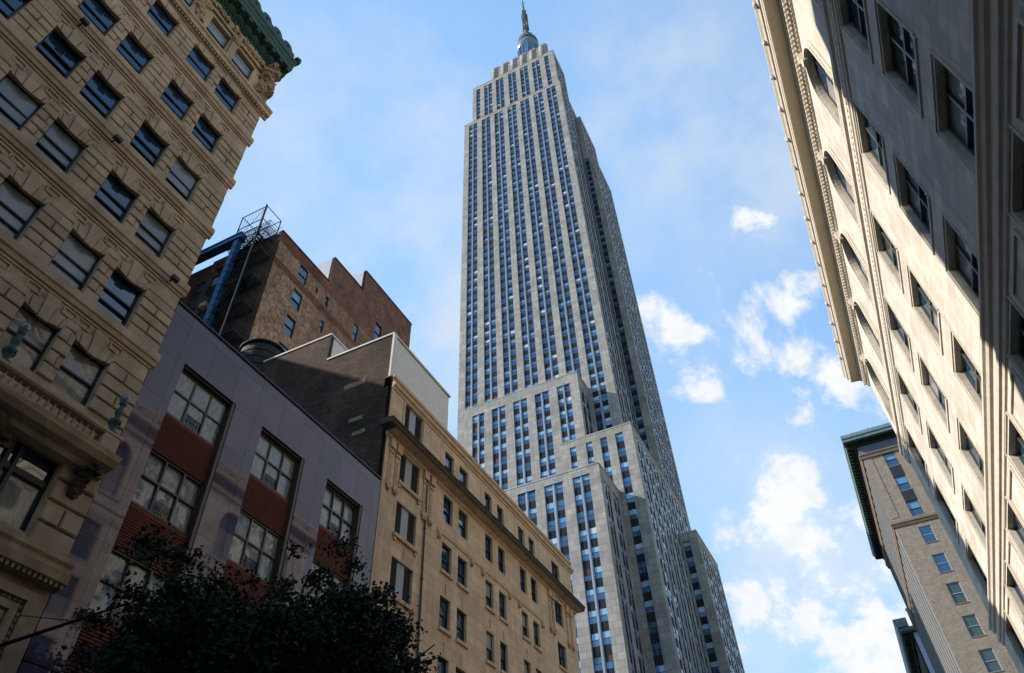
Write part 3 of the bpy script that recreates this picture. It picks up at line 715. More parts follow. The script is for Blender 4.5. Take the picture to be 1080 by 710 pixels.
    # small floodlights on the wall
    for (u, v) in ((3.05, 29.9), (6.45, 26.0), (11.0, 22.2)):
        mb = MB(); mb.fb(F, u-.03, u+.03, v, v+.06, 0, .32); mb.fb(F, u-.16, u+.16, v-.1, v+.08, .32, .52); mb.build('floodlight', MT['dkframe'], T)
    return F
FT = sandstone_tower()
def lantern(u, label):
    p = FT(u, 14.39, .70)
    L_ = thing('lantern', p, label, 'lantern', 'green lanterns along the balcony')
    mb = MB(); mb.lathe(p, [(.20,0),(.20,.06),(.11,.10),(.09,.22),(.15,.34),(.17,.46),(.11,.60),(.08,.70),(.12,.78),(.14,.90),(.08,1.02),(.06,1.16),(.12,1.20),(.12,1.26)], 12)
    for k in range(8): a = k*math.pi/4; mb.lump((p[0]+.15*math.cos(a), p[1]+.15*math.sin(a), p[2]+.45), .06, .06, .11, k, nu=6, nv=5)
    mb.build('stand', MT['copper'], L_)
    mb = MB(); mb.lathe((p[0], p[1], p[2]+1.262), [(.06,0),(.13,.07),(.17,.17),(.15,.26),(.08,.34),(.02,.36)], 14); mb.build('globe', MT['globe'], L_)
lantern(11.02, 'green copper lantern with a glass globe at the right end of the stone balcony')
lantern(7.2, 'green copper lantern with a glass globe standing midway along the stone balcony')

# ------------------------------------------------------------------ flagpole
def flagpole():
    T = thing('flagpole', (0,0,0), 'bare black flagpole slanting out from the carved stone frame at bottom left', 'flagpole')
    a = Vector(FT(10.75, 7.60, .05)); b = Vector((-17.2, 12.2, 8.75))
    mb = MB(); mb.tube(a, b, .055, .035, 8); mb.lump(b, .07, .07, .07, 1, rough=.05); mb.build('pole', MT['iron'], T)
    mb = MB(); mb.lathe((a.x, a.y, a.z-.14), [(.12,0),(.15,.1),(.15,.2),(.1,.3)], 10); mb.build('bracket', MT['iron'], T)
    mb = MB(); mb.tube(FT(11.15, 8.65, .1), a.lerp(b, .62), .012, .012, 4); mb.build('stay_wire', MT['iron'], T)
flagpole()

# ------------------------------------------------------------------ low polished granite loft
def granite_loft():
    T = thing('loft_building', (0,0,0), 'low purple polished granite building with red brick panels and multi pane loft windows', 'building')
    F = Facade('E', -20.0); Y0, Y1 = 11.80, 26.36; Z1 = 21.75
    bays = [(13.05,15.95),(17.60,20.50),(22.20,25.10)]
    ops = [(a, b, GROUND+.1, 19.45) for a, b in bays]
    mb = MB(); mb.wall(F, Y0, Y1, GROUND, Z1, ops, 0, .42)
    mb.box(-33, -20.44, Y0, Y1, GROUND, Z1-.8); mb.face([(-20.44,Y0,Z1),(-20.0,Y0,Z1),(-20.0,Y1,Z1),(-20.44,Y1,Z1)]); mb.box(-20.44, -20.4, Y0, Y1, Z1-.8, Z1)
    wall = mb.build('wall', MT['granite'], T)
    mb = MB(); mb.fb(F, Y0, Y1, Z1, Z1+.10, -.46, .07); mb.build('coping', MT['dkframe'], T)
    for (a, b) in bays:
        z = 17.2
        mbj = MB(); mbj.fb(F, b-.16, b-.004, GROUND, 19.44, -.41, -.03); mbj.fb(F, a+.004, a+.08, GROUND, 19.44, -.41, -.15); mbj.fb(F, a+.08, b-.16, 19.36, 19.44, -.41, -.1)
        mbj.build('bay_frame', MT['bronze'], T)
        for k in range(5):
            zb = z-3.82*k
            if zb < 0: break
            wn = window(F, T, (a+.08+b-.16)/2, zb, b-a-.26, 2.14, .30, 'six', 'loft', 'loft', 'bronze', fw=.075)
            # wrought iron guard behind the middle lower light
            g = MB(); w3 = (b-a-.26)/3
            for j in range(6): x = -w3/2+.05+j*(w3-.1)/5; g.box(x-.008, x+.008, -.02, -.004, .09, .55)
            for zz in (.09, .32, .55): g.box(-w3/2+.03, w3/2-.03, -.02, -.004, zz-.01, zz+.01)
            for j in range(5):
                for zz in (.2, .43): x = -w3/2+.05+(j+.5)*(w3-.1)/5; g.tube((x-.05,-.012,zz-.07),(x+.05,-.012,zz+.07),.008,.008,4); g.tube((x+.05,-.012,zz-.07),(x-.05,-.012,zz+.07),.008,.008,4)
            go = g.build('window_guard', MT['iron'], wn)
            s = MB(); lo = zb-1.68
            s.fb(F, a+.08, b-.16, max(lo, GROUND+.1), zb-.012, -.40, -.22)
            zz = lo
            while zz < zb-.12:
                if zz > GROUND+.2: s.fb(F, a+.08, b-.16, zz, zz+.07, -.22, -.19)
                zz += .105
            s.build('spandrel', MT['ribbrick'], T)
granite_loft()

# water tank on the loft roof, seen over the parapet
def water_tank():
    T = thing('water_tank', (0,0,0), 'dark rooftop water tank with a rim, peeping over the purple granite parapet', 'water tank')
    c = (-34.2, 28.3, 29.5)
    mb = MB()
    for dx in (-1, 1):
        for dy in (-1, 1): mb.box(c[0]+dx*1.0-.1, c[0]+dx*1.0+.1, c[1]+dy*1.0-.1, c[1]+dy*1.0+.1, c[2], c[2]+6.0)
    for z in (2.0, 4.2): mb.box(c[0]-1.1, c[0]+1.1, c[1]-1.05, c[1]-.95, c[2]+z, c[2]+z+.12); mb.box(c[0]+.95, c[0]+1.05, c[1]-1.1, c[1]+1.1, c[2]+z+.2, c[2]+z+.32)
    mb.build('stand', MT['iron'], T)
    mb = MB(); mb.lathe(c, [(1.6,6.0),(1.65,6.1),(1.65,9.3),(1.6,9.4)], 24); mb.build('barrel', MT['tank'], T)
    mb = MB()
    for z in (6.5, 7.2, 7.9, 8.6): mb.lathe((c[0], c[1], c[2]+z), [(1.66,0),(1.69,.02),(1.69,.07),(1.66,.09)], 24)
    mb.lathe(c, [(1.80,9.38),(1.82,9.42),(1.82,9.56),(1.78,9.6),(.2,10.3)], 24); mb.build('lid', MT['iron'], T)
water_tank()

# ------------------------------------------------------------------ tan apartment house
def tan_house():
    T = thing('apartment_house', (0,0,0), 'warm tan stone apartment house with a dark projecting cornice and paired sash windows', 'building')
    F = Facade('E', -20.0); Y0, Y1 = 26.42, 54.0; ZT = 29.35
    rowz = [(26.05,27.80),(22.72,24.55),(19.50,21.28),(16.22,18.02),(12.95,14.75),(9.68,11.48),(6.4,8.2),(3.1,4.9),(-.6,1.9)]
    pairs = [(32.86,34.02),(34.77,35.93),(38.37,39.42),(40.25,41.30),(43.70,44.75),(45.55,46.62)]
    wide = (49.85,51.40); sh = (27.98,30.02)
    ops = []
    for i, (a, b) in enumerate(rowz):
        ops += [(u0, u1, a, b) for u0, u1 in pairs+[wide]]
        ops.append((*sh, a-.1 if i else a+.35, b+.1 if i else b+.5))
    mb = MB(); mb.wall(F, Y0, Y1, GROUND, ZT, ops, 0, .30)
    mb.box(-31.5, -20.32, Y0+.32, Y1, GROUND, 28.6); mb.box(-20.6, -20.32, Y0, Y1, 28.6, ZT); mb.face([(-20.6,Y0,ZT),(-20,Y0,ZT),(-20,Y1,ZT),(-20.6,Y1,ZT)])
    mb.box(-20.32, -20.0, Y1-.004, Y1, GROUND, ZT)
    mb.build('wall', MT['stucco'], T)
    # party wall of dark brick with stepped top, white penthouse behind it
    mb = MB(); FS = Facade('S', Y0)
    mb.slab(FS, [(-31.5, GROUND), (-20.32, GROUND), (-20.32, 33.05), (-25.65, 33.05), (-25.65, 35.5), (-31.5, 35.5)], -.31, 0)
    mb.build('party_wall', MT['darkbrick'], T)
    mb = MB(); mb.box(-31.5, -20.35, Y0+.313, 33.6, 28.61, 33.0); mb.box(-31.5, -25.68, Y0+.313, 33.6, 33.0, 35.45); mb.build('penthouse', MT['whitebrick'], T)
    mb = MB()
    mb.box(-31.6, -25.60, Y0-.06, Y0+.42, 35.5, 35.64); mb.box(-25.60, -20.24, Y0-.06, Y0+.42, 33.05, 33.19); mb.box(-20.75, -20.24, Y0+.423, 33.7, 33.03, 33.17); mb.box(-25.95, -25.60, Y0+.423, 33.7, 35.47, 35.62)
    mb.box(-20.34, -20.2, Y0-.05, Y0+.30, 29.36, 33.04)
    mb.build('coping', MT['coping'], T)
    # patches of repaired brick
    mb = MB(); mb.fb(FS, -23.7, -22.1, 29.6, 30.0, .002, .02); mb.build('brick_patch', mat('patched_brick', (.36,.20,.14), .9, .2, var=.2, vscale=4, brick=(.42,.14,.03,.6,.2,.5)), T)
    mb = MB(); mb.fb(FS, -22.9, -21.9, 26.7, 27.0, .002, .02); mb.fb(FS, -22.5, -21.6, 25.6, 25.9, .002, .02); mb.build('brick_patch', mat('filled_brick', (.25,.22,.12), .9, .2, var=.2, vscale=4, brick=(.42,.14,.03,.6,.2,.5)), T)
    # parapet moulding, main cornice
    mb = MB()
    mb.prism(F, [(28.30,0),(28.36,.08),(28.48,.10),(28.55,.22),(28.74,.26),(28.80,.10),(28.80,0)], Y0, Y1+.2)
    mb.prism(F, [(29.15,0),(29.18,.10),(29.38,.12),(29.38,-.62),(29.36,-.62),(29.36,0)], Y0-.01, Y1+.12)
    mb.prism(F, [(21.66,0),(21.70,.07),(21.86,.09),(21.86,0)], 32.2, 47.3)
    for u in (32.4, 36.4, 37.9, 41.75, 43.25, 47.1):
        mb.fb(F, u-.12, u+.12, 21.3, 21.66, 0, .16); mb.lump(F(u, 21.4, .14), .1, .13, .2, int(u*7))
    mb.build('moulding', MT['stuccotrim'], T)
    mb = MB()
    mb.prism(F, [(24.78,0),(24.83,.10),(24.98,.12),(25.02,.70),(25.02,0)], Y0-.12, Y1+.12)
    mb.build('cornice_bed', MT['stuccotrim'], T)
    mb = MB()
    mb.prism(F, [(25.024,0),(25.024,.72),(25.10,.80),(25.22,.82),(25.32,.90),(25.36,.90),(25.46,.05),(25.46,0)], Y0-.75, Y1+.35)
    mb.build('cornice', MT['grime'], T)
    # ornamental pilaster strips
    def piece(name, *boxes):
        q = MB()
        for bx in boxes: q.fb(F, *bx)
        return q.build(name, MT['stuccotrim'], T)
    for u in (26.98, 27.62, 30.62, 31.35, 48.75, 49.35, 52.1, 52.9):
        mb = MB()
        mb.fb(F, u-.17, u+.17, 22.0, 24.75, 0, .07); mb.fb(F, u-.24, u+.24, 24.2, 24.78, 0, .20); mb.fb(F, u-.21, u+.21, 23.9, 24.0, .07, .14)
        mb.fb(F, u-.24, u+.24, 21.75, 22.0, 0, .14); mb.lump(F(u, 21.72, .1), .12, .2, .22, int(u*3), rough=.3)
        z = 22.15
        while z < 23.8: mb.lump(F(u, z, .085), .035, .10, .10, int(z*9), nu=8, nv=5, rough=.15); z += .24
        mb.build('pilaster', MT['stuccotrim'], T)
    for u in (28.0-.22, 30.02+.06): piece('jamb_strip', (u, u+.16, 25.5, 28.28, 0, .06))
    for (a, b) in rowz[1:6]:
        piece('sill', (sh[0]-.16, sh[1]+.16, a-.30, a-.10, 0, .16), (sh[0]-.1, sh[0]+.1, a-.50, a-.29, 0, .1), (sh[1]-.1, sh[1]+.1, a-.50, a-.29, 0, .1))
        if a < 22:
            for u0, u1 in pairs+[wide]: piece('sill', (u0-.10, u1+.10, a-.18, a, 0, .12))
    for (a, b) in rowz[3:6]:
        for u0, u1 in pairs: c = (u0+u1)/2; piece('keystone', (c-.035, c+.035, b+.25, b+.80, 0, .04))
        piece('keystone', (28.96, 29.04, b+.35, b+.9, 0, .04))
    for u0 in (32.3, 37.75, 43.1): piece('jamb_strip', (u0, u0+.06, 25.5, 28.28, 0, .02))
    mb = MB(); mb.tube(F(30.78, GROUND, .09), F(30.78, 25.0, .09), .055, .055, 8)
    for z in range(0, 25, 3): mb.lathe(F(30.78, z, .09), [(.075,0),(.075,.12)], 8)
    mb.build('drainpipe', MT['grime'], T)
    rnd = random.Random(21)
    for i, (a, b) in enumerate(rowz):
        for u0, u1 in pairs+[wide]:
            t, bt = ('blue', 'dark') if i < 2 else rnd.choice((('dark','dark'),('dark','dark'),('blind','dark')))
            window(F, T, (u0+u1)/2, a, u1-u0, b-a, .22, 'pair' if (u0, u1) == wide else 'sash', t, bt, fw=.06)
        za, zb = (a-.1, b+.1) if i else (a+.35, b+.5)
        s = MB(); w3 = (sh[1]-sh[0])/3
        s.fb(F, sh[0], sh[0]+w3, za, zb, -.28, -.16); s.fb(F, sh[0]+2*w3, sh[1], za, zb, -.28, -.16)
        z = za+.05
        while z < zb-.05:
            s.fb(F, sh[0]+.05, sh[0]+w3-.05, z, z+.03, -.16, -.13); s.fb(F, sh[0]+2*w3+.05, sh[1]-.05, z, z+.03, -.16, -.13); z += .09
        s.build('louvre', MT['louvre'], T)
        s = MB(); s.fb(F, sh[0]+w3+.004, sh[0]+2*w3-.004, za, zb, -.28, -.11); s.build('louvre_panel', MT['pale_panel'], T)
tan_house()

# ------------------------------------------------------------------ tall old brick building behind
def brick_building():
    T = thing('brick_building', (0,0,0), 'old painted brick building with a stepped roofline rising behind the granite loft', 'building')
    X, Y0, Y1 = -40.0, 31.1, 55.6
    F = Facade('E', X); FS = Facade('S', Y0)
    ew = [(34.55,35.9,58.0,60.3),(34.55,35.95,54.0,56.45),(34.55,35.95,50.1,52.6),(34.55,35.95,46.2,48.7),(34.55,35.95,42.3,44.8),(37.45,37.85,58.7,59.5),(39.15,39.7,58.2,59.7),(39.15,39.75,54.3,56.0),(44.4,45.2,57.6,60.2),(48.2,49.5,61.1,63.9),(48.2,49.5,57.2,59.8)]
    sw = [(-50.9,-49.5,56.4,59.2),(-48.7,-47.4,56.4,59.2),(-50.9,-49.5,52.3,55.1),(-48.7,-47.4,52.3,55.1),(-54.0,-52.6,56.4,59.2),(-54.0,-52.6,52.3,55.1)]
    mb = MB()
    mb.wall(F, Y0, Y1, GROUND, 61.0, ew[:9]+[ew[10]], 0, .22); mb.wall(F, 39.2, Y1, 61.0, 70.0, [o for o in ew if o[2] > 61], 0, .22)
    mb.wall(F, Y0, 39.2, 61.0, 62.0, [], 0, .22)
    mb.box(X-18, X-.24, Y0+.24, 39.2, GROUND, 61.4); mb.box(X-18, X-.24, 39.2, 44.9, GROUND, 66.0); mb.box(X-18, X-.24, 44.9, Y1-.02, GROUND, 69.6)
    mb.box(X-.24, X-.005, 39.16, 39.2, 62.0, 66.3)
    for (y0, y1, z) in ((Y0, 39.2, 62.0), (39.2, 44.9, 66.4), (44.9, Y1, 70.0)):
        pass
    mb.face([F(39.2,66.4,.003),F(44.9,66.4,.003),F(44.9,66.4,-.24),F(39.2,66.4,-.24)])
    mb.box(X-.24, X-.003, Y1-.02, Y1, GROUND, 70.0)
    # cut the stepped skyline: the sheet above 66.4 only runs north of the second step
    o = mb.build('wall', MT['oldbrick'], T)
    bm = bmesh.new(); bm.from_mesh(o.data)
    bmesh.ops.bisect_plane(bm, geom=bm.verts[:]+bm.edges[:]+bm.faces[:], plane_co=(0,44.9,0), plane_no=(0,1,0))
    bmesh.ops.bisect_plane(bm, geom=bm.verts[:]+bm.edges[:]+bm.faces[:], plane_co=(0,0,66.4), plane_no=(0,0,1))
    kill = [f for f in bm.faces if abs(f.calc_center_median().x-X) < .01 and f.calc_center_median().z > 66.41 and f.calc_center_median().y < 44.9]
    bmesh.ops.delete(bm, geom=kill, context='FACES'); bm.to_mesh(o.data); bm.free()
    mb = MB(); mb.box(-39.9, -32.0, 26.8, 31.0, GROUND, 29.45); mb.box(-72, -54.0, 23.0, 31.0, GROUND, 70.0); mb.box(-72, -54.003, 7.0, 22.997, GROUND, 51.5); mb.build('annex_and_shade_wings', MT['sootshadebrick'], T)  # tank base, plus two unseen wings added to shade court and party wall
    mb = MB(); mb.wall(FS, X-18, X-.004, GROUND, 62.0, sw, 0, .22); mb.build('court_wall', MT['sootshadebrick'], T)
    mb = MB()
    mb.fb(FS, X-9.5, X-2.5, 60.2, 62.3, .003, .05); mb.build('red_band', mat('red_brick_band', (.13,.045,.03), .9, .2, var=.25, vscale=1, brick=(.46,.15,.03,.7,.2,.5)), T)
    mb = MB()
    for q in ((Y0-.05, 39.15, 62.0), (39.2, 44.85, 66.42), (44.9, Y1+.06, 70.02)):
        mb = MB(); mb.box(X-.5, X+.06, q[0], q[1], q[2], q[2]+.2); mb.build('coping', MT['sootshadebrick'], T)
    for q in ((39.08, 62.0, 66.4), (44.78, 66.4, 70.0)):
        mb = MB(); mb.box(X-2.4, X-.26, q[0], q[0]+.11, q[1], q[2]); mb.build('flashing', MT['flash'], T)
    rnd = random.Random(4)
    for (a, b, c, d) in ew: window(F, T, (a+b)/2, c, b-a, d-c, .16, 'sash', rnd.choice(('blue','sky2')) if b-a > 1 else 'dark', 'dark')
    for i, (a, b, c, d) in enumerate(sw): window(FS, T, (a+b)/2, c, b-a, d-c, .16, 'sash', 'sky2' if i == 1 else 'dark', 'dark')
    for (u, v) in ((-50.2, 52.3), (-48.0, 54.0)):
        mb = MB(); mb.fb(FS, u-.4, u+.4, v, v+.55, -.1, .45)
        for k in range(5): mb.fb(FS, u-.36, u+.36, v+.06+k*.095, v+.09+k*.095, .45, .47)
        mb.build('air_conditioner', MT['ac'], T)
    mb = MB(); mb.box(X-8, X-5.5, 48, 50.5, 69.6, 70.9); mb.build('roof_vent', MT['flash'], T)
    # fire escape on the court wall
    mb = MB(); w0, w1 = .05, 1.45
    ux0, ux1 = -46.6, -40.6
    levels = [61.6, 57.8, 53.9, 50.0, 46.1]
    for z in levels:
        for k in range(12): w = w0+.1+k*.115; mb.fb(FS, ux0, ux1, z, z+.04, w, w+.05)
        for w in (w0+.05, w1): mb.fb(FS, ux0, ux1, z-.08, z-.003, w-.03, w+.03)
        for h in (.5, 1.0): mb.fb(FS, ux0, ux1, z+h, z+h+.045, w1-.02, w1+.025); mb.fb(FS, ux1-.04, ux1, z+h, z+h+.045, w0, w1-.02); mb.fb(FS, ux0, ux0+.04, z+h, z+h+.045, w0, w1-.02)
        u = ux0
        while u <= ux1: mb.fb(FS, u, u+.03, z+.04, z+1.0, w1-.03, w1+.03); u += .30
        for u in (ux0+.3, (ux0+ux1)/2, ux1-.3): mb.tube(FS(u, z-.1, w1), FS(u, z-1.3, w0), .035, .035, 5)
    esc = mb.build('fire_escape', MT['iron'], T)
    for i in range(len(levels)-1):
        zt, zb = levels[i], levels[i+1]; st = MB()
        ua, ub = (-45.6, -42.0) if i % 2 else (-42.0, -45.6)
        for w in (.62, 1.22): st.tube(FS(ua, zt, w), FS(ub, zb, w), .11, .11, 4); st.tube(FS(ua, zt+.9, w), FS(ub, zb+.9, w), .045, .045, 4)
        for k in range(15):
            t = (k+.5)/15; u = ua+(ub-ua)*t; z = zt+(zb-zt)*t; st.fb(FS, u-.11, u+.11, z, z+.03, .64, 1.20)
            if k % 2: st.fb(FS, u-.012, u+.012, z, z+.9, 1.21, 1.235)
        st.build('stair', MT['iron'], esc)
    # cage over the roof ladder
    cg = MB(); z0, z1 = 61.6, 66.2; a, b, w = -45.4, -42.0, 1.4
    P = lambda u, z, ww: FS(u, z, ww)
    for (u, ww) in ((a, w), (b, w), (a, -.9), (b, -.9)): cg.tube(P(u, z0, ww), P(u, z1 if u == b or True else z1, ww), .07, .07, 5)
    for (p, q) in (((a,w),(b,w)),((b,w),(b,-.9)),((b,-.9),(a,-.9)),((a,-.9),(a,w))):
        for z in (z1, (z0+z1)/2, z0+1): cg.tube(P(p[0], z, p[1]), P(q[0], z, q[1]), .05, .05, 5)
    for (p, q) in (((a,w),(b,w)),((a,w),(a,-.9))):
        cg.tube(P(p[0], z0, p[1]), P(q[0], z1, q[1]), .022, .022, 4)
        for k in range(1, 7): t = k/7; cg.tube(P(p[0]+(q[0]-p[0])*t, (z0+z1)/2, p[1]+(q[1]-p[1])*t), P(p[0]+(q[0]-p[0])*t, z1, p[1]+(q[1]-p[1])*t), .014, .014, 4)
    for k in range(12): t = k/12; cg.tube(P(-41.8, 61.8+t*3.0, .5-t*1.4), P(-41.2, 61.8+t*3.0, .5-t*1.4), .02, .02, 4)
    cg.build('roof_cage', MT['iron'], esc)
    pl = MB(); pl.tube((-42.0, Y0-1.5, 20.0), (-42.0, Y0-1.5, 66.3), .10, .10, 8); pl.build('post', MT['pole'], esc)
brick_building()
def gantry():
    T = thing('steel_gantry', (0,0,0), 'bright blue steel gantry of one beam and upright beside the iron fire escape', 'gantry')
    y0, y1 = 29.3, 29.9
    mb = MB(); mb.box(-44.8, -44.2, y0, y1, GROUND, 61.4)
    for z in range(22, 61, 1):
        mb.box(-44.85, -44.15, y0-.04, y1+.04, z, z+.07)
        mb.tube((-44.8, y0-.01, z+.1), (-44.2, y0-.01, z+.98), .03, .03, 4)
    mb.build('upright', MT['bluesteel'], T)
    mb = MB(); mb.box(-51.5, -43.9, y0-.05, y1+.05, 61.403, 62.1); mb.box(-51.5, -43.9, y0-.15, y1+.15, 62.1, 62.2); mb.box(-51.5, -43.9, y0-.15, y1+.15, 61.32, 61.40)
    mb.build('beam', MT['bluesteel'], T)
    mb = MB(); mb.box(-51.4, -50.8, y0, y1, GROUND, 61.31); mb.build('leg', MT['bluesteel'], T)
gantry()

# ------------------------------------------------------------------ right: pale limestone palazzo block
def palazzo():
    T = thing('stone_building', (0,0,0), 'pale limestone building with deep windows, arched top storey and heavy cornice, sunlit along the right', 'building')
    F = Facade('W', 7.8); Y0, Y1 = -19.5, 52.0; ZT = 36.6; DP = .40
    bw = 2.75; start = 13.95; p = 6.53
    cols = [(start+p*k, start+p*k+bw) for k in range(-5, 6)]
    rows = [(25.75,28.75),(21.55,24.50),(17.35,20.25),(12.4,15.85),(8.2,11.2),(4.0,7.0)]
    ops = [(a, b, c, d) for a, b in cols for c, d in rows]
    arch = [((a+b)/2) for a, b in cols]
    AR, AS, A0 = 1.40, 34.15, 31.15
    mb = MB()
    mb.wall(F, Y0, Y1, GROUND, 30.0, ops, 0, DP)
    # arched storey: piers, spandrels over semicircles, reveals
    prev = Y0
    for c in arch:
        mb.face([F(prev,30.0,0),F(c-AR,30.0,0),F(c-AR,ZT,0),F(prev,ZT,0)]); prev = c+AR
        mb.face([F(c-AR,30.0,0),F(c+AR,30.0,0),F(c+AR,A0,0),F(c-AR,A0,0)])
        n = 16; pts = [(c+AR*math.cos(math.pi-math.pi*k/n), AS+1.18*AR*math.sin(math.pi*k/n)) for k in range(n+1)]
        for (q, r) in zip(pts[:-1], pts[1:]):
            mb.face([F(*q,0),F(*r,0),F(r[0],ZT,0),F(q[0],ZT,0)]); mb.face([F(*q,0),F(*r,0),F(*r,-DP),F(*q,-DP)])
        for u in (c-AR, c+AR): mb.face([F(u,A0,0),F(u,AS,0),F(u,AS,-DP),F(u,A0,-DP)])
        mb.face([F(c-AR,A0,0),F(c+AR,A0,0),F(c+AR,A0,-DP),F(c-AR,A0,-DP)])
    mb.face([F(prev,30.0,0),F(Y1,30.0,0),F(Y1,ZT,0),F(prev,ZT,0)])
    mb.box(7.8+DP+.02, 32.0, Y0, Y1-.01, GROUND, ZT); mb.box(7.8, 7.8+DP+.02, Y1-.012, Y1, GROUND, ZT)
    mb.build('wall', MT['limestone'], T)
    # mouldings
    mb = MB()
    prof = [(15.98,0),(16.02,.07),(16.18,.09),(16.22,.17),(16.38,.19),(16.44,.12),(16.72,.12),(16.78,.22),(16.95,.26),(17.02,.34),(17.14,.34),(17.16,0)]
    mb.prism(F, prof, Y0, Y1+.2)
    mb.prism(F, [(29.05,0),(29.08,.08),(29.20,.10),(29.26,.16),(29.85,.18),(29.92,.30),(30.12,.34),(30.16,.10),(30.16,0)], Y0, Y1+.2)
    u = Y0
    while u < Y1:                                                        # guilloche on the string course
        mb.lump(F(u, 29.55, .17), .05, .17, .17, int(u*5) % 17, nu=8, nv=5, rough=.12); u += .38
    for (a, b) in cols:
        for (c, d) in rows:
            mb.fb(F, a-.08, b+.20, c-.12, c-.004, 0, .06)                # sill, and a slim architrave
            mb.fb(F, b+.10, b+.17, c, d+.12, 0, .05); mb.fb(F, a-.17, a-.10, c, d+.12, 0, .05); mb.fb(F, a-.17, b+.17, d+.12, d+.19, 0, .05)
        for (z0, z1) in ((11.6,12.1),(7.4,7.9)):
            for q in ((a,b,z0,z0+.06),(a,b,z1-.06,z1),(a,a+.06,z0+.06,z1-.06),(b-.06,b,z0+.06,z1-.06)): mb.fb(F, *q, 0, .06)
    for k in range(len(cols)-1):                                         # panels between the lower windows
        a, b = cols[k][1]+.5, cols[k+1][0]-.5
        for (z0, z1) in ((12.6,15.7),(8.3,11.1)):
            for q in ((a,b,z0,z0+.10),(a,b,z1-.10,z1),(a,a+.10,z0+.10,z1-.10),(b-.10,b,z0+.10,z1-.10)): mb.fb(F, *q, 0, .07)
    for c in arch:                                                       # archivolt in two orders and keystone
        n = 18
        for (r0, r1, w) in ((AR+.02, AR+.16, .16), (AR+.17, AR+.38, .09)):
            for k in range(n):
                a0, a1 = math.pi*k/n, math.pi*(k+1)/n
                q = [(c+r*math.cos(t), AS+1.18*r*math.sin(t)) for r, t in ((r0,a0),(r1,a0),(r1,a1),(r0,a1))]
                mb.slab(F, q, 0, w)
            for s in (-1, 1): mb.fb(F, c+s*r0, c+s*r1, A0, AS, 0, w)
        mb.prism(F, [(AS+1.52,0),(AS+1.50,.26),(AS+1.75,.30),(AS+1.85,.22),(AS+2.1,.34),(AS+2.28,.36),(AS+2.34,0)], c-.22, c+.22)
        mb.fb(F, c-AR-.45, c+AR+.45, 30.98, 31.13, 0, .14)
    mb.build('moulding', MT['limetrim'], T)
    # cornice
    mb = MB()
    mb.prism(F, [(36.60,0),(36.64,.08),(36.80,.10),(36.86,.22),(37.08,.24),(37.14,.36),(37.30,.36),(37.34,.42),(37.55,.44),(37.60,0)], Y0, Y1+.3)
    u = Y0
    while u < Y1+.25:
        mb.fb(F, u, u+.14, 36.87, 37.07, .243, .38); u += .30
    u = Y0
    while u < Y1+.3: mb.lump(F(u, 36.72, .1), .05, .11, .07, int(u*11) % 13, nu=6, nv=4); u += .26
    cor = mb.build('cornice', MT['limetrim'], T)
    mb = MB()
    mb.prism(F, [(37.602,-.5),(37.602,.46),(37.66,.50),(37.72,1.05),(37.70,1.12),(37.84,1.16),(37.84,-.5)], Y0, Y1+.62); mb.build('soffit', MT['soffit'], cor)
    mb = MB()
    mb.prism(F, [(37.842,-.5),(37.842,1.18),(38.10,1.20),(38.14,1.28),(38.34,1.34),(38.52,1.46),(38.62,1.46),(38.66,1.38),(38.80,1.30),(38.80,-.5)], Y0, Y1+.70)
    u = Y0+1.2
    while u < Y1: mb.lump(F(u, 38.45, 1.42), .12, .17, .2, int(u), nu=8, nv=6); u += 2.2
    mb.build('crown_moulding', MT['limetrim'], cor)
    rnd = random.Random(31)
    for (a, b) in cols:
        for (c, d) in rows:
            t, bt = rnd.choice((('dark','dark'),('dark','blind'),('green','dark'),('dark','green'),('blind','dark')))
            window(F, T, (a+b)/2, c, b-a, d-c, DP-.10, 'pair', t, bt, 'greyframe', fw=.09, tilt=.006)
    for c in arch:                                                       # arched sash with blinds
        fm = MB(); pn = MB(); n = 14; W = -.30
        pts = [(c+AR*math.cos(math.pi*k/n), AS+1.18*AR*math.sin(math.pi*k/n)) for k in range(n+1)]
        inn = [(c+(AR-.10)*math.cos(math.pi*k/n), AS+1.18*(AR-.10)*math.sin(math.pi*k/n)) for k in range(n+1)]
        for k in range(n): fm.slab(F, [pts[k], pts[k+1], inn[k+1], inn[k]], W-.04, W+.04)
        for s in (-1, 1): fm.fb(F, c+s*AR, c+s*(AR-.10), A0, AS, W-.04, W+.04)
        fm.fb(F, c-AR+.1, c+AR-.1, A0, A0+.09, W-.04, W+.04); fm.fb(F, c-.05, c+.05, A0+.09, AS+1.5, W-.05, W+.05); fm.fb(F, c-AR+.1, c-.05, AS-.05, AS+.05, W-.03, W+.03); fm.fb(F, c+.05, c+AR-.1, AS-.05, AS+.05, W-.03, W+.03)
        wn = fm.build('arched_window', MT['dkframe'], T)
        pn.face([F(u, v, W) for u, v in inn], 0); pn.face([F(c-AR+.1,A0,W),F(c+AR-.1,A0,W),F(c+AR-.1,AS,W),F(c-AR+.1,AS,W)], 1)
        pn.build('pane', [GL['dark'], GL['blind']], wn)
palazzo()

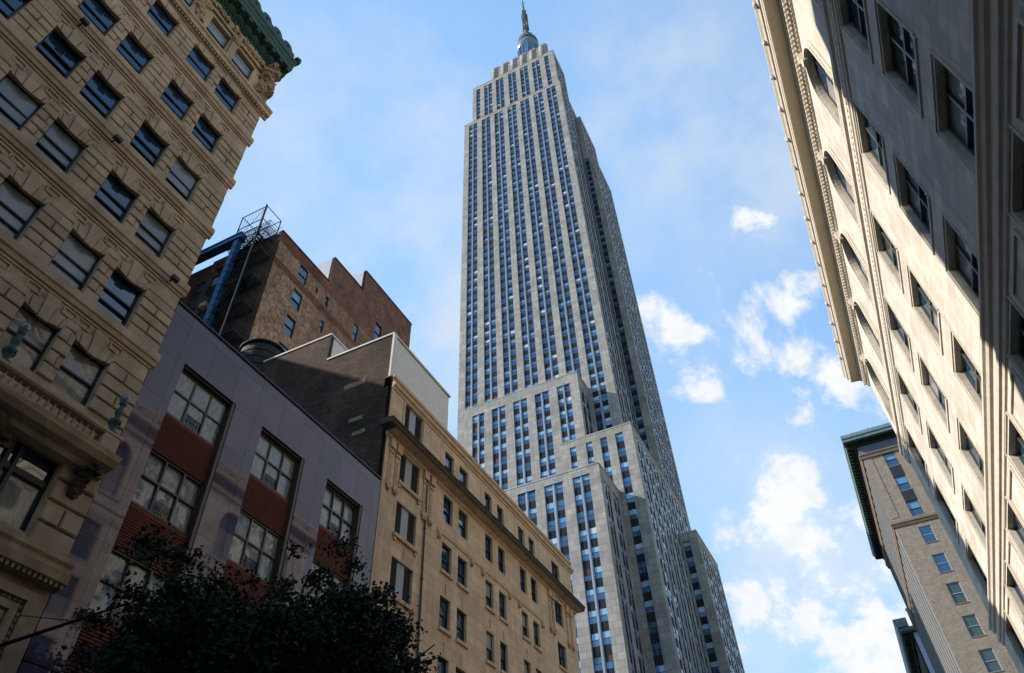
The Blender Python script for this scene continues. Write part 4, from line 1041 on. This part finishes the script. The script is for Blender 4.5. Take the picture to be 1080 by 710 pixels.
# ------------------------------------------------------------------ right, farther: grey brown loft tower
def grey_tower():
    T = thing('loft_tower', (0,0,0), 'grey brown brick tower with a teal copper cornice, beyond the pale stone building', 'building')
    Y = 110.0; X = 10.45; Y2 = 152.0
    FS = Facade('S', Y); FW = Facade('W', X)
    sw = [(13.35,15.0,z,z+h) for z, h in ((61.7,2.4),(57.35,2.4),(53.05,2.4),(48.75,2.5),(44.25,2.65),(39.8,2.85),(35.4,2.75),(31.0,2.75),(26.6,2.75),(22.2,2.75))]
    sw += [(a+4.2*k, b+4.2*k, c, d) for (a, b, c, d) in sw for k in (1, 2, 3)]
    mb = MB(); mb.wall(FS, X, 34.0, GROUND, 66.5, sw, 0, .22); mb.box(X+.5, 34.0, Y+.24, Y2, GROUND, 66.5)
    mb.box(X, X+.5, Y2-.3, Y2, GROUND, 66.5)
    mb.wall(FS, X, X+1.2, 53.4, 64.0, [], .05, .2)
    mb.build('wall', MT['greybrick'], T)
    mb = MB()
    for (a, b, c, d) in sw: q = MB(); q.fb(FS, a-.05, b+.05, c-.12, c-.004, 0, .07); q.build('sill', MT['greystone'], T)
    mb.prism(FS, [(51.9,0),(51.95,.14),(52.2,.22),(52.4,.34),(52.75,.34),(52.85,.2),(52.9,0)], X-.36, 34.0)
    mb.prism(FW, [(51.9,0),(51.95,.14),(52.2,.22),(52.4,.34),(52.75,.34),(52.85,.2),(52.9,0)], Y, Y2)
    mb.build('stone_band', MT['greystone'], T); mb = MB()
    mb.prism(FS, [(64.0,0),(64.05,.2),(64.5,.3),(64.65,.42),(64.85,.42),(64.9,0)], X-.43, 34.0)
    mb.prism(FW, [(64.0,0),(64.05,.2),(64.5,.3),(64.65,.42),(64.85,.42),(64.9,0)], Y, Y2)
    mb.build('stone_band', MT['greystone'], T)
    mb = MB(); mb.fb(FS, X-.02, 34.0, 64.9, 66.3, .01, .16); mb.fb(FW, Y+.01, Y2, 64.9, 66.3, .01, .16); mb.build('frieze', MT['fresco'], T)
    # dark panels between the top three windows
    for k in range(4):
        for (z0, z1) in ((59.77,61.57),(55.47,57.22)):
            mb = MB(); mb.fb(FS, 13.35+4.2*k, 15.0+4.2*k, z0, z1, .002, .05); mb.build('spandrel', MT['dkframe'], T)
    # avenue front: pale fluted piers and narrow windows
    mb = MB(); ww = []
    for k in range(13):
        y = Y+.9+k*3.15
        if y+.9 > Y2: break
        mb.fb(FW, y-.88 if k == 0 else y-.75, y+.75, GROUND, 51.9, -.5, 0)
        for j in range(4): mb.fb(FW, y-.62+j*.36, y-.44+j*.36, 53.0, 63.9, -.3, .05)
        mb.fb(FW, y-.75, y+.75, 52.9, 64.0, -.5, -.02)
        if k < 12:
            for z in range(12): ww.append((y+.75, y+2.4, 48.6-4.4*z))
            for z in (53.05, 57.35, 61.6): ww.append((y+.75, y+2.4, z))
    mb.build('pier', MT['palestone'], T)
    mb = MB()
    for (a, b, z) in ww:
        if z > 52.5: mb.fb(FW, a, b, z-1.9, z-.003, -.5, -.28)
        elif z > GROUND+2: mb.fb(FW, a, b, z-1.75, z-.003, -.5, -.28)
    mb.build('spandrel_panel', MT['dkframe'], T)
    ww = [w for w in ww if w[2] > 0]
    ww.sort(key=lambda q: -q[2]+ (q[0]-Y)*.3)
    for (a, b, z) in ww[:58]: window(FW, T, (a+b)/2, z, b-a-.01, 2.6 if z < 52 else 2.35, .40, 'sash', 'dark', 'dark', fw=.09)
    for i, (a, b, c, d) in enumerate(sw):
        st = ('sky2','blue') if c > 52 else (('blue','blue') if c > 43 else ('green','green'))
        window(FS, T, (a+b)/2, c, b-a, d-c, .16, 'sash', *st, frame='flash' if c < 52 else 'dkframe', fw=.06)
    # cornice
    prof = [(66.35,0),(66.4,.3),(66.7,.36),(66.78,1.55),(67.0,1.6),(67.0,0)]
    mb = MB(); mb.prism(FS, prof, X-1.6, 34.0); mb.prism(FW, prof, Y+.003, Y2+1)
    u = Y
    while u < Y2: mb.fb(FW, u, u+.35, 66.45, 66.76, .362, 1.4); u += 1.1
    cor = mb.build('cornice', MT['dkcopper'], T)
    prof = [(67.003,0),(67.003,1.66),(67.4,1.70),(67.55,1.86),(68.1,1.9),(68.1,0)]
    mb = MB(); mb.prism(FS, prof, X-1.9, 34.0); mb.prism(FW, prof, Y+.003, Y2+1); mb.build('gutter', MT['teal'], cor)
    mb = MB(); mb.box(X-.5, 34, Y+.3, Y2, 66.5, 68.0); mb.build('roof', MT['roof'], T)
    mb = MB(); mb.tube((13.5, Y+3, 68), (13.5, Y+3, 71.5), .06, .03, 5); mb.build('aerial', MT['iron'], T)
grey_tower()
def far_building():
    T = thing('corner_building', (0,0,0), 'distant building with a dark overhanging copper cornice and pale blue wall, low at right', 'building')
    Y = 171.0; X = 10.6; FS = Facade('S', Y); FW = Facade('W', X)
    mb = MB(); mb.box(X, 40, Y, 215, GROUND, 58.5); mb.build('wall', MT['sootshadebrick'], T)
    mb = MB(); mb.fb(FS, X+.3, 40, GROUND, 58.0, .003, .1); mb.build('side_wall', MT['paleblue'], T)
    prof = [(57.2,0),(57.3,.5),(58.0,.6),(58.2,2.0),(58.9,2.2),(58.9,0)]
    mb = MB(); mb.prism(FW, prof, Y+.003, 217); u = Y+.5
    while u < 215: mb.fb(FW, u, u+.6, 57.3, 58.15, .61, 1.8); mb.lump(FW(u+.3, 57.0, .3), .3, .3, .6, int(u)); u += 1.8
    cor = mb.build('cornice', MT['dkcopper'], T)
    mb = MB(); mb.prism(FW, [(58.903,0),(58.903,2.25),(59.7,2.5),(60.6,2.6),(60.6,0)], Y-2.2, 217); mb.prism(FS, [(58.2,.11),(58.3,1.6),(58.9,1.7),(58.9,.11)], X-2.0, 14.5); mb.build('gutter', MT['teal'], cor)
    mb = MB(); mb.lathe((12.0, 173, 60.6), [(.45,-2),(.45,2.6),(.6,2.7),(.6,3.1)], 8); mb.build('vent_pipe', MT['flash'], T)
    rnd = random.Random(3)
    for z in range(8):
        for k in range(6): window(FW, T, 175+k*6.2, 50-z*5.2, 2.2, 3.0, -.06, 'sash', 'dark', 'dark', fw=.1)
far_building()

# ------------------------------------------------------------------ buildings added behind the eye to block sky light
def sky_blocker(x0, x1, y0, y1, h, kind, label, m_):
    T = thing('sky_blocking_building', (0,0,0), label, 'building')
    F = Facade(kind, x1 if kind == 'E' else x0)
    cols = []; y = y0+2.0
    while y+1.8 < y1: cols.append((y, y+1.5)); y += 3.6
    rows = []; z = 6.0
    while z+2.4 < h-2: rows.append((z, z+2.2)); z += 4.0
    mb = MB(); mb.wall(F, y0, y1, GROUND, h, [(a, b, c, d) for a, b in cols for c, d in rows], 0, .3)
    if kind == 'E': mb.box(x0, x1-.31, y0, y1, GROUND, h-.6)
    else: mb.box(x0+.31, x1, y0, y1, GROUND, h-.6)
    mb.build('wall', m_, T)
    mb = MB(); mb.prism(F, [(h-1.2,0),(h-1.1,.3),(h-.6,.4),(h-.5,1.0),(h,1.1),(h,-.4),(h-.59,-.4)], y0, y1); mb.build('cornice', m_, T)
    pts = [(a, b, c, d) for c, d in rows for a, b in cols][:96]
    for (a, b, c, d) in pts: window(F, T, (a+b)/2, c, b-a, d-c, .22)
sky_blocker(-42, -20, -70, -9.1, 96.0, 'E', 'tall brown masonry building next to the ornate sandstone tower, added out of view to block western sky light', MT['soot'])
sky_blocker(7.8, 30, -70, -19.6, 27.0, 'W', 'tall grey masonry building next to the pale limestone building, added out of view to block sky light', MT['palestone'])

# ------------------------------------------------------------------ street tree
def street_tree():
    T = thing('street_tree', (0,0,0), 'leafy dark street tree with a broad ragged crown in front of the granite loft', 'tree')
    rnd = random.Random(17); nr = np.random.default_rng(17)
    base = Vector((-14.9, 16.6, GROUND+.12))
    mb = MB(); br = MB(); tips = []
    C = Vector((-14.9, 16.5, 7.25)); S = Vector((3.9, 6.4, 4.8))
    pts = [base, Vector((-14.95, 16.62, 1.0)), Vector((-14.85, 16.75, 3.2))]
    for a, b, r0, r1 in ((pts[0], pts[1], .27, .21), (pts[1], pts[2], .21, .17)): mb.tube(a, b, r0, r1, 10)
    def grow(p, d, r, L, lev):
        q = p + d*L; (mb if lev == 0 else br).tube(p, q, r, r*.68, 7 if lev < 2 else 5, caps=False)
        if lev >= 3 or r < .012: tips.append(q); return
        tips.append(p.lerp(q, .7)) if lev >= 1 else None
        for k in range(4 if lev < 2 else 3):
            nd = (d + Vector((rnd.uniform(-1,1), rnd.uniform(-1.15,1.15), rnd.uniform(-.35,.75)))*.85).normalized()
            grow(q if k < 2 else p.lerp(q, rnd.uniform(.45,.9)), nd, r*.62, L*rnd.uniform(.62,.85), lev+1)
    for k in range(7):
        a = 2*math.pi*k/7+rnd.uniform(-.3,.3); d = Vector((math.cos(a)*.62, math.sin(a)*1.15, rnd.uniform(.75,1.3))).normalized(); grow(pts[2], d, .12, 2.5, 0)
    mb.build('trunk', MT['bark'], T)
    # leaf clumps: at twig tips inside the crown, plus an uneven shell
    cl = []
    for t in tips:
        q = t-C; k = (q.x/S.x)**2+(q.y/S.y)**2+(q.z/S.z)**2
        if k < .92 and t.z > 2.2 and t.y < 22.6: cl.append((t, rnd.uniform(.45,.75)))
    while len(cl) < 560:
        th, ph = rnd.uniform(0, 2*math.pi), math.acos(rnd.uniform(-.55, 1)); rr = rnd.uniform(.55, 1.0)*(1+.10*math.sin(3*th+1)+.10*math.sin(5*ph+2*th)+.07*math.sin(9*th+4*ph)); rr = min(rr, .99)
        p = C+Vector((S.x*math.sin(ph)*math.cos(th)*rr, S.y*math.sin(ph)*math.sin(th)*rr, S.z*math.cos(ph)*rr)); cl.append((p, rnd.uniform(.30,.62)))
        if rnd.random() < .55 and rr > .8:
            e = C+(p-C)*rnd.uniform(1.02,1.09); cl.append((e, rnd.uniform(.16,.28))); br.tube(e, p, .006, .010, 4, caps=False)
        br.tube(p, p.lerp(Vector((-14.85, 16.9, 4.6)), .35), .010, .022, 4, caps=False)
    br.build('branches', MT['bark'], T)
    V = []; n_tot = 0
    for (c, r) in cl:
        n = int(165*(r/.5)**2)
        pos = nr.normal(0, .52, (n,3))*r*np.array([1,1,.7])+np.array(c)
        az = nr.uniform(0, 2*np.pi, n); el = nr.normal(-.35, .45, n)
        l = nr.uniform(.11,.18,n); w = l*.36
        d = np.stack([np.cos(az)*np.cos(el), np.sin(az)*np.cos(el), np.sin(el)], 1)
        s_ = np.cross(d, nr.normal(0,1,(n,3))); s_ /= np.linalg.norm(s_, axis=1)[:,None]
        nn = np.cross(d, s_)
        a = pos; b = pos+d*(l*.45)[:,None]+s_*w[:,None]+nn*(l*.12)[:,None]; cc = pos+d*l[:,None]; e = pos+d*(l*.45)[:,None]-s_*w[:,None]+nn*(l*.12)[:,None]
        V.append(np.stack([a,b,cc,e],1).reshape(-1,3)); n_tot += n
    V = np.concatenate(V); me = bpy.data.meshes.new('crown')
    me.vertices.add(len(V)); me.vertices.foreach_set('co', V.ravel())
    me.loops.add(n_tot*4); me.loops.foreach_set('vertex_index', np.arange(n_tot*4)); me.polygons.add(n_tot)
    me.polygons.foreach_set('loop_start', np.arange(n_tot)*4); me.polygons.foreach_set('loop_total', np.full(n_tot,4)); me.update(calc_edges=True)
    me.materials.append(MT['leaf']); o = bpy.data.objects.new('crown', me); COL.objects.link(o); o.parent = T
street_tree()
